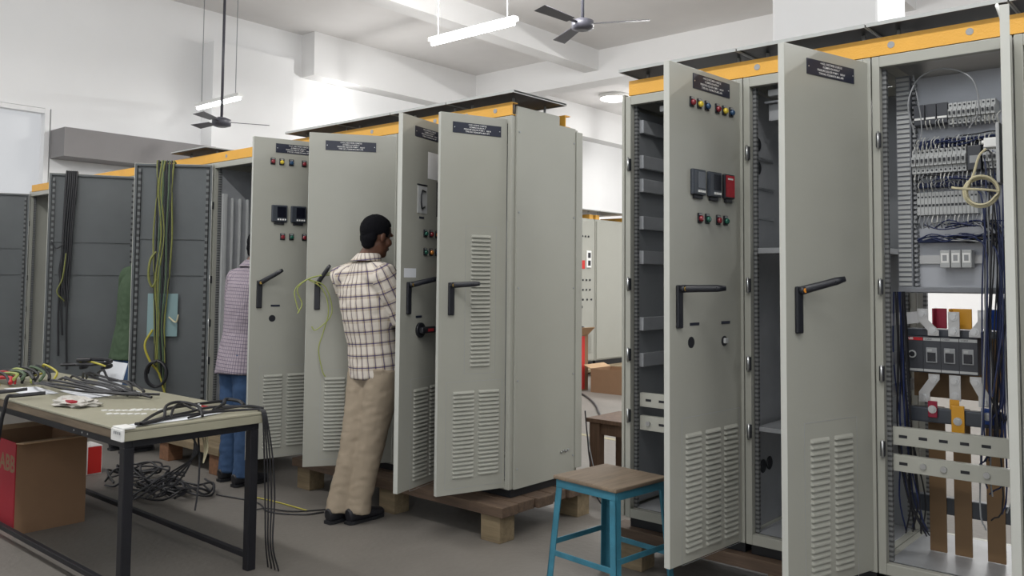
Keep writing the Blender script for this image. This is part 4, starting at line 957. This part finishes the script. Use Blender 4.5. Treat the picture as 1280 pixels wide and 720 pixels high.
# wooden bench in the aisle
t = thing('wooden_bench', 'low brown wooden bench standing in the aisle behind the blue stool', 'bench', (.20,1.24,0)); m = MB()
MB().cbox(-.40,.40,-.20,.20,.478,.505,WOODB,.004).build('bench_top', t)
for sx_ in (-1,1):
    for sy_ in (-1,1): x, y = sx_*.34, sy_*.155; MB().cbox(x-.04,x+.04,y-.03,y+.03,0,.4775,WOODB,.004).build('leg', t)
for y in (-.155,.155): MB().cbox(-.299,.299,y-.014,y+.014,.40,.477,WOODB,.003).cbox(-.299,.299,y-.012,y+.012,.12,.18,WOODB,.003).build('stretcher', t)
bundle('thick black cable lying across the aisle floor beyond the bench', [([(-3.4,5.2,.012),(-3.0,4.9,.012),(-2.5,4.4,.012),(-2.05,3.85,.012),(-1.75,3.5,.012)], .012, CBLK)], 'cable', 'floor_cable')
bundle('thin dark cables hanging down the rear corner of the closed end cabinet', [([(.07,.66,.62),(.075,.68,.45),(.085,.69,.32),(.10,.74,.10),(.14,.80,.006)], .004, CBLK), ([(.07,.67,.55),(.08,.70,.38),(.10,.72,.25),(.12,.80,.008)], .003, CGRY)], 'cables')

# ------------------------------------------------------------------ far cabinets and pallet
def far_cab(label, y0, y1, items):
    t = thing('far_control_cabinet', label, 'control cabinet', (-4.5,(y0+y1)/2,.10), PI/2, 'far row of closed cabinets'); w = (y1-y0)/2   # local -Y = world +X
    MB().cbox(-w+.02,w-.02,.02,.56,.0005,.08,DARK,.004).build('plinth', t)
    MB().cbox(-w,w,.018,.6,.0805,2.28,PAINT,.004).build('body', t)
    d = MB().cbox(-w+.03,w-.01,.0,.017,.10,2.25,PAINT,.004).build('door', t)
    c = MB().cbox(-w+.005,w-.005,-.08,.6,2.40,2.415,CANOPY,.003).build('canopy', t)
    for x in (-w+.1,w-.1): MB().cyl((x,.05,2.281),(x,.05,2.399),.010,LIGHTPL,8).build('standoff', c)
    for x in (-w+.02, w-.12): MB().cbox(x,x+.10,.02,.5,2.2805,2.35,YELLOW,.004).build('lifting_lug', t)
    if items:
        for z, xs in ((2.0,(-.02,.06,.14)),(1.33,(.0,.09,.18)),(1.18,(.0,.09,.18)),(1.03,(.0,.11,.22))):
            for x in xs: MB().cyl((x+.12,-.012,z),(x+.12,-.0005,z),.015,BLACK,12).build('push_button', d)
        MB().cbox(-.03,.17,-.004,-.0005,1.50,1.63,CARDRB,.001).build('red_sticker', d); MB().cbox(.21,.32,-.02,-.0005,1.52,1.78,WHITE,.004).box(.23,.30,-.021,-.02,1.55,1.63,BLACK).box(.23,.30,-.021,-.02,1.67,1.75,BLACK).build('panel_meter', d)
        MB().cbox(-.10,.06,-.05,-.0005,.90,.94,BLACK,.008).build('handle', d)
        MB().tube([(.10,-.0005,.58),(.10,-.03,.58),(.10,-.06,.58)],[.05,.045,.02],BLACK,14).build('rotary_switch', d)
        for x0 in (-.14,.05,.22):
            m = MB()
            for k in range(16): m.box(x0,x0+.13,-.008,-.0005,.22+.018*k,.23+.018*k,PAINT)
            m.build('louvre_vent', d)
    return t
far_cab('far grey cabinet with buttons and a red sticker, seen through the aisle gap', 6.35, 7.22, True)
far_cab('far plain grey cabinet at the right of the aisle gap', 7.25, 8.2, False)
pl = thing('pallet', 'wooden pallet under the far cabinets at the end of the aisle', 'pallet', (-4.42,5.95,0))
for k in range(6): MB().cbox(-.75+.16*k,-.62+.16*k,0,2.3,.06,.0995,WOODL,.003).build('deck_board', pl)
for y in (.0,1.05,2.2): MB().cbox(-.75,.18,y,y+.1,0,.0595,WOODO,.003).build('block', pl)

# ------------------------------------------------------------------ cables on the doors
def on_door(p_h, p_f, right, u, out, z):
    """point on a door leaf: u from hinge along the leaf, out = distance in front of its inner face"""
    h_, f_ = V(*p_h,0), V(*p_f,0); e = (f_-h_).normalized(); n = V(-e.y, e.x, 0)
    if right: n = -n
    return h_+e*u+n*(.028+out)+V(0,0,z)
dE_ = ((-3.185,0),(-3.585,-.455),False); dF_ = ((-4.5,0),(-4.83,-.64),False)
P = []
for k in range(9):
    u = .30+.016*k+rr.uniform(-.006,.006); m_ = [CYG,CBLK,CGRN,CBLK,CYG,CGRN,CYG,CBLK,CYG][k]; s = rr.uniform(-.02,.02)
    P.append(([on_door(*dE_,u,-.042,2.25), on_door(*dE_,u,-.041,2.33), on_door(*dE_,u,-.030,2.345), on_door(*dE_,u,.0,2.345), on_door(*dE_,u+.003,.014,2.33), on_door(*dE_,u+s,.035,2.1), on_door(*dE_,u-s,.04,1.75), on_door(*dE_,u+s,.045,1.4), on_door(*dE_,u*.6+.15,.045,1.05), on_door(*dE_,u*.7+.10+s,.045,.75), on_door(*dE_,u*.6+.13,.05,.50+.03*k)], .007, m_))
P.append(([on_door(*dE_,.41,.04,1.62), on_door(*dE_,.45,.05,1.55), on_door(*dE_,.46,.05,1.42), on_door(*dE_,.43,.05,1.34), on_door(*dE_,.40,.04,1.40)], .010, CYG))
P.append(([on_door(*dE_,.42,.04,1.0), on_door(*dE_,.47,.06,.88), on_door(*dE_,.42,.06,.74), on_door(*dE_,.36,.05,.66), on_door(*dE_,.31,.05,.50)], .009, CYEL))
P.append(([on_door(*dE_,.30,.04,1.10), on_door(*dE_,.24,.06,1.06), on_door(*dE_,.22,.07,1.12)], .006, CCRM))
bundle('yellow green and black cables draped over the door of the open cabinet', P)
bundle('thick coil of black cable at the foot of the cable-draped door', [([on_door(*dE_,.36+.075*math.cos(a*.75),.085+.004*a,.66+.10*math.sin(a*.75)) for a in range(20)], .010, CBLK)], 'cable coil', 'cable_coil')
P = []
for k in range(6):
    u = .50+.016*k; s = rr.uniform(-.012,.012)
    zz = [.60,1.2,1.15,.9,.72,1.3][k]
    P.append(([on_door(*dF_,u,-.044,2.25), on_door(*dF_,u,-.043,2.33), on_door(*dF_,u,-.030,2.347), on_door(*dF_,u,.0,2.347), on_door(*dF_,u,.016,2.33), on_door(*dF_,u+.004,.036,2.15), on_door(*dF_,u+.015+s,.045,1.85), on_door(*dF_,u+.02+s,.045,1.6), on_door(*dF_,u+.035+s,.045,(1.6+zz)/2), on_door(*dF_,u+.01+s*3,.045,zz)], .0085, CBLK))
P.append(([on_door(*dF_,.58,.05,1.70), on_door(*dF_,.64,.05,1.66), on_door(*dF_,.68,.04,1.72)], .006, CBLK)); P.append(([on_door(*dF_,.56,.05,1.62), on_door(*dF_,.58,.06,1.40), on_door(*dF_,.62,.06,1.28), on_door(*dF_,.56,.05,1.20)], .006, CYG))
bundle('black cable bundle hung over the inside of the wide far door', P)
pl_ = [on_door(*dE_,a,o,z) for a,o,z in ((.24,.012,1.285),(.47,.012,1.285),(.47,.012,.945),(.24,.012,.945),(.24,.015,1.285),(.47,.015,1.285),(.47,.015,.945),(.24,.015,.945))]
mb = MB().add(pl_, [(3,2,1,0),(4,5,6,7),(0,1,5,4),(2,3,7,6),(1,2,6,5),(3,0,4,7)], TEAL); tag(mb.build('plastic_folder'), 'pale teal plastic folder fixed inside the cable-draped door', 'folder')
# wire on the handle of the plain door
q0 = V(-1.235,-.46,1.40); a_ = V(.84,-.54,0); e_ = V(.544,.839,0)
bundle('thin yellow green wire looped over the handle of the plain grey door', [
  ([q0+e_*.16+a_*.02+V(0,0,.06), q0+e_*.06+a_*.045+V(0,0,.03), q0-e_*.02+a_*.05, q0-e_*.075+a_*.03+V(0,0,-.06), q0-e_*.06+a_*.03+V(0,0,-.15), q0-e_*.045+a_*.03+V(0,0,-.19)], .0036, CYGB),
  ([q0+e_*.15+a_*.03+V(0,0,.04), q0+e_*.02+a_*.055+V(0,0,.02), q0-e_*.06+a_*.04+V(0,0,-.05), q0-e_*.03+a_*.03+V(0,0,-.14), q0-e_*.055+a_*.03+V(0,0,-.20)], .0036, CYGB),
  ([q0+e_*.0+a_*.05+V(0,0,.01), q0+e_*.09+a_*.04+V(0,0,-.05), q0+e_*.13+a_*.03+V(0,0,-.18), q0+e_*.10+a_*.02+V(0,0,-.32), q0+e_*.075+a_*.02+V(0,0,-.42), q0+e_*.10+a_*.02+V(0,0,-.55), q0+e_*.12+a_*.02+V(0,0,-.59)], .0036, CYGB),
  ([q0+e_*.01+a_*.05+V(0,0,.01), q0+e_*.11+a_*.04+V(0,0,-.04), q0+e_*.15+a_*.03+V(0,0,-.20), q0+e_*.06+a_*.02+V(0,0,-.30), q0+e_*.03+a_*.02+V(0,0,-.28)], .0036, CYGB)], 'wire', 'wire_loop')
# cream cable coil hung from the door bracket of the breaker cabinet
cc = V(2.438,-.17,1.748); rv, uv_ = V(.98,.20,0), V(0,0,1)
cp_ = [V(2.452,-.165,1.905), V(2.430,-.17,1.88), V(2.412,-.17,1.82)]+[cc+rv*(.049+.004*((k//12)%3)-.001*(k//24))*math.cos(2.6+k*.5236)+uv_*(.049+.004*((k//12)%3)-.001*(k//24))*math.sin(2.6+k*.5236)+V(0,-.0007*k,0) for k in range(44)]+[cc-rv*.06+V(0,-.06,.01), cc-rv*.085+V(0,-.06,.015)]
bundle('cream cable hanging in a neat coil beside the breaker cabinet door', [(cp_, .0045, CCRM)], 'cable coil', 'cable_coil')
mb = MB().cbox(2.44,2.492,-.15,-.10,1.912,1.948,WHITE,.005).cbox(2.482,2.494,-.16,-.09,1.78,2.0,LIGHTPL,.003).cyl((2.43,-.125,1.935),(2.442,-.125,1.935),.008,WHITE,10)
tag(mb.build('plug_connector'), 'white plug connector from which the cream cable coil hangs', 'connector')
mb = MB().tube([(2.503,-.20,2.415),(2.505,-.18,2.40),(2.512,-.17,2.37),(2.522,-.17,2.345)], [.012,.016,.014,.006], WHITE, 10, side=(0,1,0), ry=[.006]*4); tag(mb.build('cable_tag'), 'white plastic hook at the top of the edge-on right door', 'hook')

# ------------------------------------------------------------------ lights and ceiling fittings
def tube_light(label, x0, x1, y, z):
    t = thing('tube_light', label, 'fluorescent light', ((x0+x1)/2, y, z), 0, 'hanging tube lights'); w = (x1-x0)/2
    MB().cbox(-w-.03,w+.03,-.04,.04,.025,.075,WHITE,.006).build('housing', t)
    MB().cyl((-w,0,0),(w,0,0),.022,TUBEM,12).build('tube', t)
    for x in (-w+.1,w-.1): MB().cyl((x,0,.0755),(x,0,ZC-z),.006,GREYPL,8).build('suspension_rod', t)
tube_light('lit tube light hanging above the left row, nearer the ceiling fan', -4.05, -2.77, 3.25, 4.2)
tube_light('lit tube light hanging far off by the white pier', -8.25, -7.15, 2.6, 3.86)
t = thing('ceiling_lamp', 'round white lamp on the ceiling above the aisle gap', 'ceiling lamp', (-7.1,11.6,ZC-.12))
MB().tube([(0,0,.04),(0,0,.12)],[.30,.32],WHITE,24).build('base', t); MB().tube([(0,0,0),(0,0,.02),(0,0,.0395)],[.22,.29,.30],LAMPM,24).build('diffuser', t)
def fan(label, x, y, z, ang, r_=.62):
    t = thing('ceiling_fan', label, 'ceiling fan', (x,y,z), ang, 'dark ceiling fans')
    MB().tube([(0,0,-.07),(0,0,-.05),(0,0,.03),(0,0,.06)],[.06,.12,.12,.05],FANM,18).build('motor', t)
    MB().cyl((0,0,.0605),(0,0,ZC-z-.08),.018,FANM,10).tube([(0,0,ZC-z-.08),(0,0,ZC-z)],[.03,.07],FANM,14).build('down_rod', t)
    for k in range(3):
        M = Matrix.Rotation(k*2*PI/3,4,'Z') @ Matrix.Translation((.10,0,0)) @ Matrix.Rotation(.2,4,'X')
        MB().cbox(0,.12,-.02,.02,-.004,.004,FANM,.002,M).add([(.11,-.055,-.003),(r_,-.075,-.003),(r_,.075,-.003),(.11,.055,-.003),(.11,-.055,.003),(r_,-.075,.003),(r_,.075,.003),(.11,.055,.003)],[(3,2,1,0),(4,5,6,7),(0,1,5,4),(1,2,6,5),(2,3,7,6),(3,0,4,7)],FANM,False,M).build('blade', t)
fan('dark three-bladed ceiling fan above the gap between the cabinet rows', -2.21, 3.74, 4.2, .5)
fan('small distant dark ceiling fan above the far end of the left row', -6.9, 2.2, 3.45, 1.1, .5)

def area(name, loc, rot, sx, sy_, power, col=(1,1,1)):
    l = bpy.data.lights.new(name, 'AREA'); l.shape = 'RECTANGLE'; l.size = sx; l.size_y = sy_; l.energy = power; l.color = col
    o = bpy.data.objects.new(name, l); C.objects.link(o); o.location = loc; o.rotation_euler = rot; return o
# hall tube rows, mostly out of view, throwing light down, up and sideways
for k, (x, y, p) in enumerate(((2.5,-2.6,88),(-1.5,-2.6,85),(-5.5,-2.6,80),(3.0,3.2,100),(-3.4,3.2,130),(-7.0,5.2,35),(-3,10.6,190),(2,10.6,190),(-6,12.5,85),(6.3,-2.6,65),(6.3,3.2,80),(4.6,-5.6,45),(-1.2,5.4,240))):  # rows far right, behind the camera and over the far aisle are added fill
    c_ = (1,.99,.97)
    area('hall_tube_fill', (x,y,4.45), (0,0,0), 3., .3, p*.50, c_)
    if y == 5.4: continue
    area('hall_tube_fill_up', (x,y,4.52), (PI,0,0), 3., .3, p*.05, c_)
    area('hall_tube_fill_side', (x,y-.04,4.485), (PI/2,0,0), 3., .06, p*.36, c_)
    area('hall_tube_fill_side', (x,y+.04,4.485), (-PI/2,0,0), 3., .06, p*.36, c_)
# daylight through added high openings, out of view at the front and right
wd = bpy.data.worlds.new('world'); bpy.context.scene.world = wd; wd.use_nodes = True
N = wd.node_tree.nodes; bgn = N['Background']; bgn.inputs['Color'].default_value = (.86,.93,1,1); bgn.inputs['Strength'].default_value = 1.1

vs_ = bpy.context.scene.view_settings
vs_.view_transform = 'Standard'; vs_.look = 'None'; vs_.gamma = 1; vs_.use_curve_mapping = False; vs_.exposure = 0.32
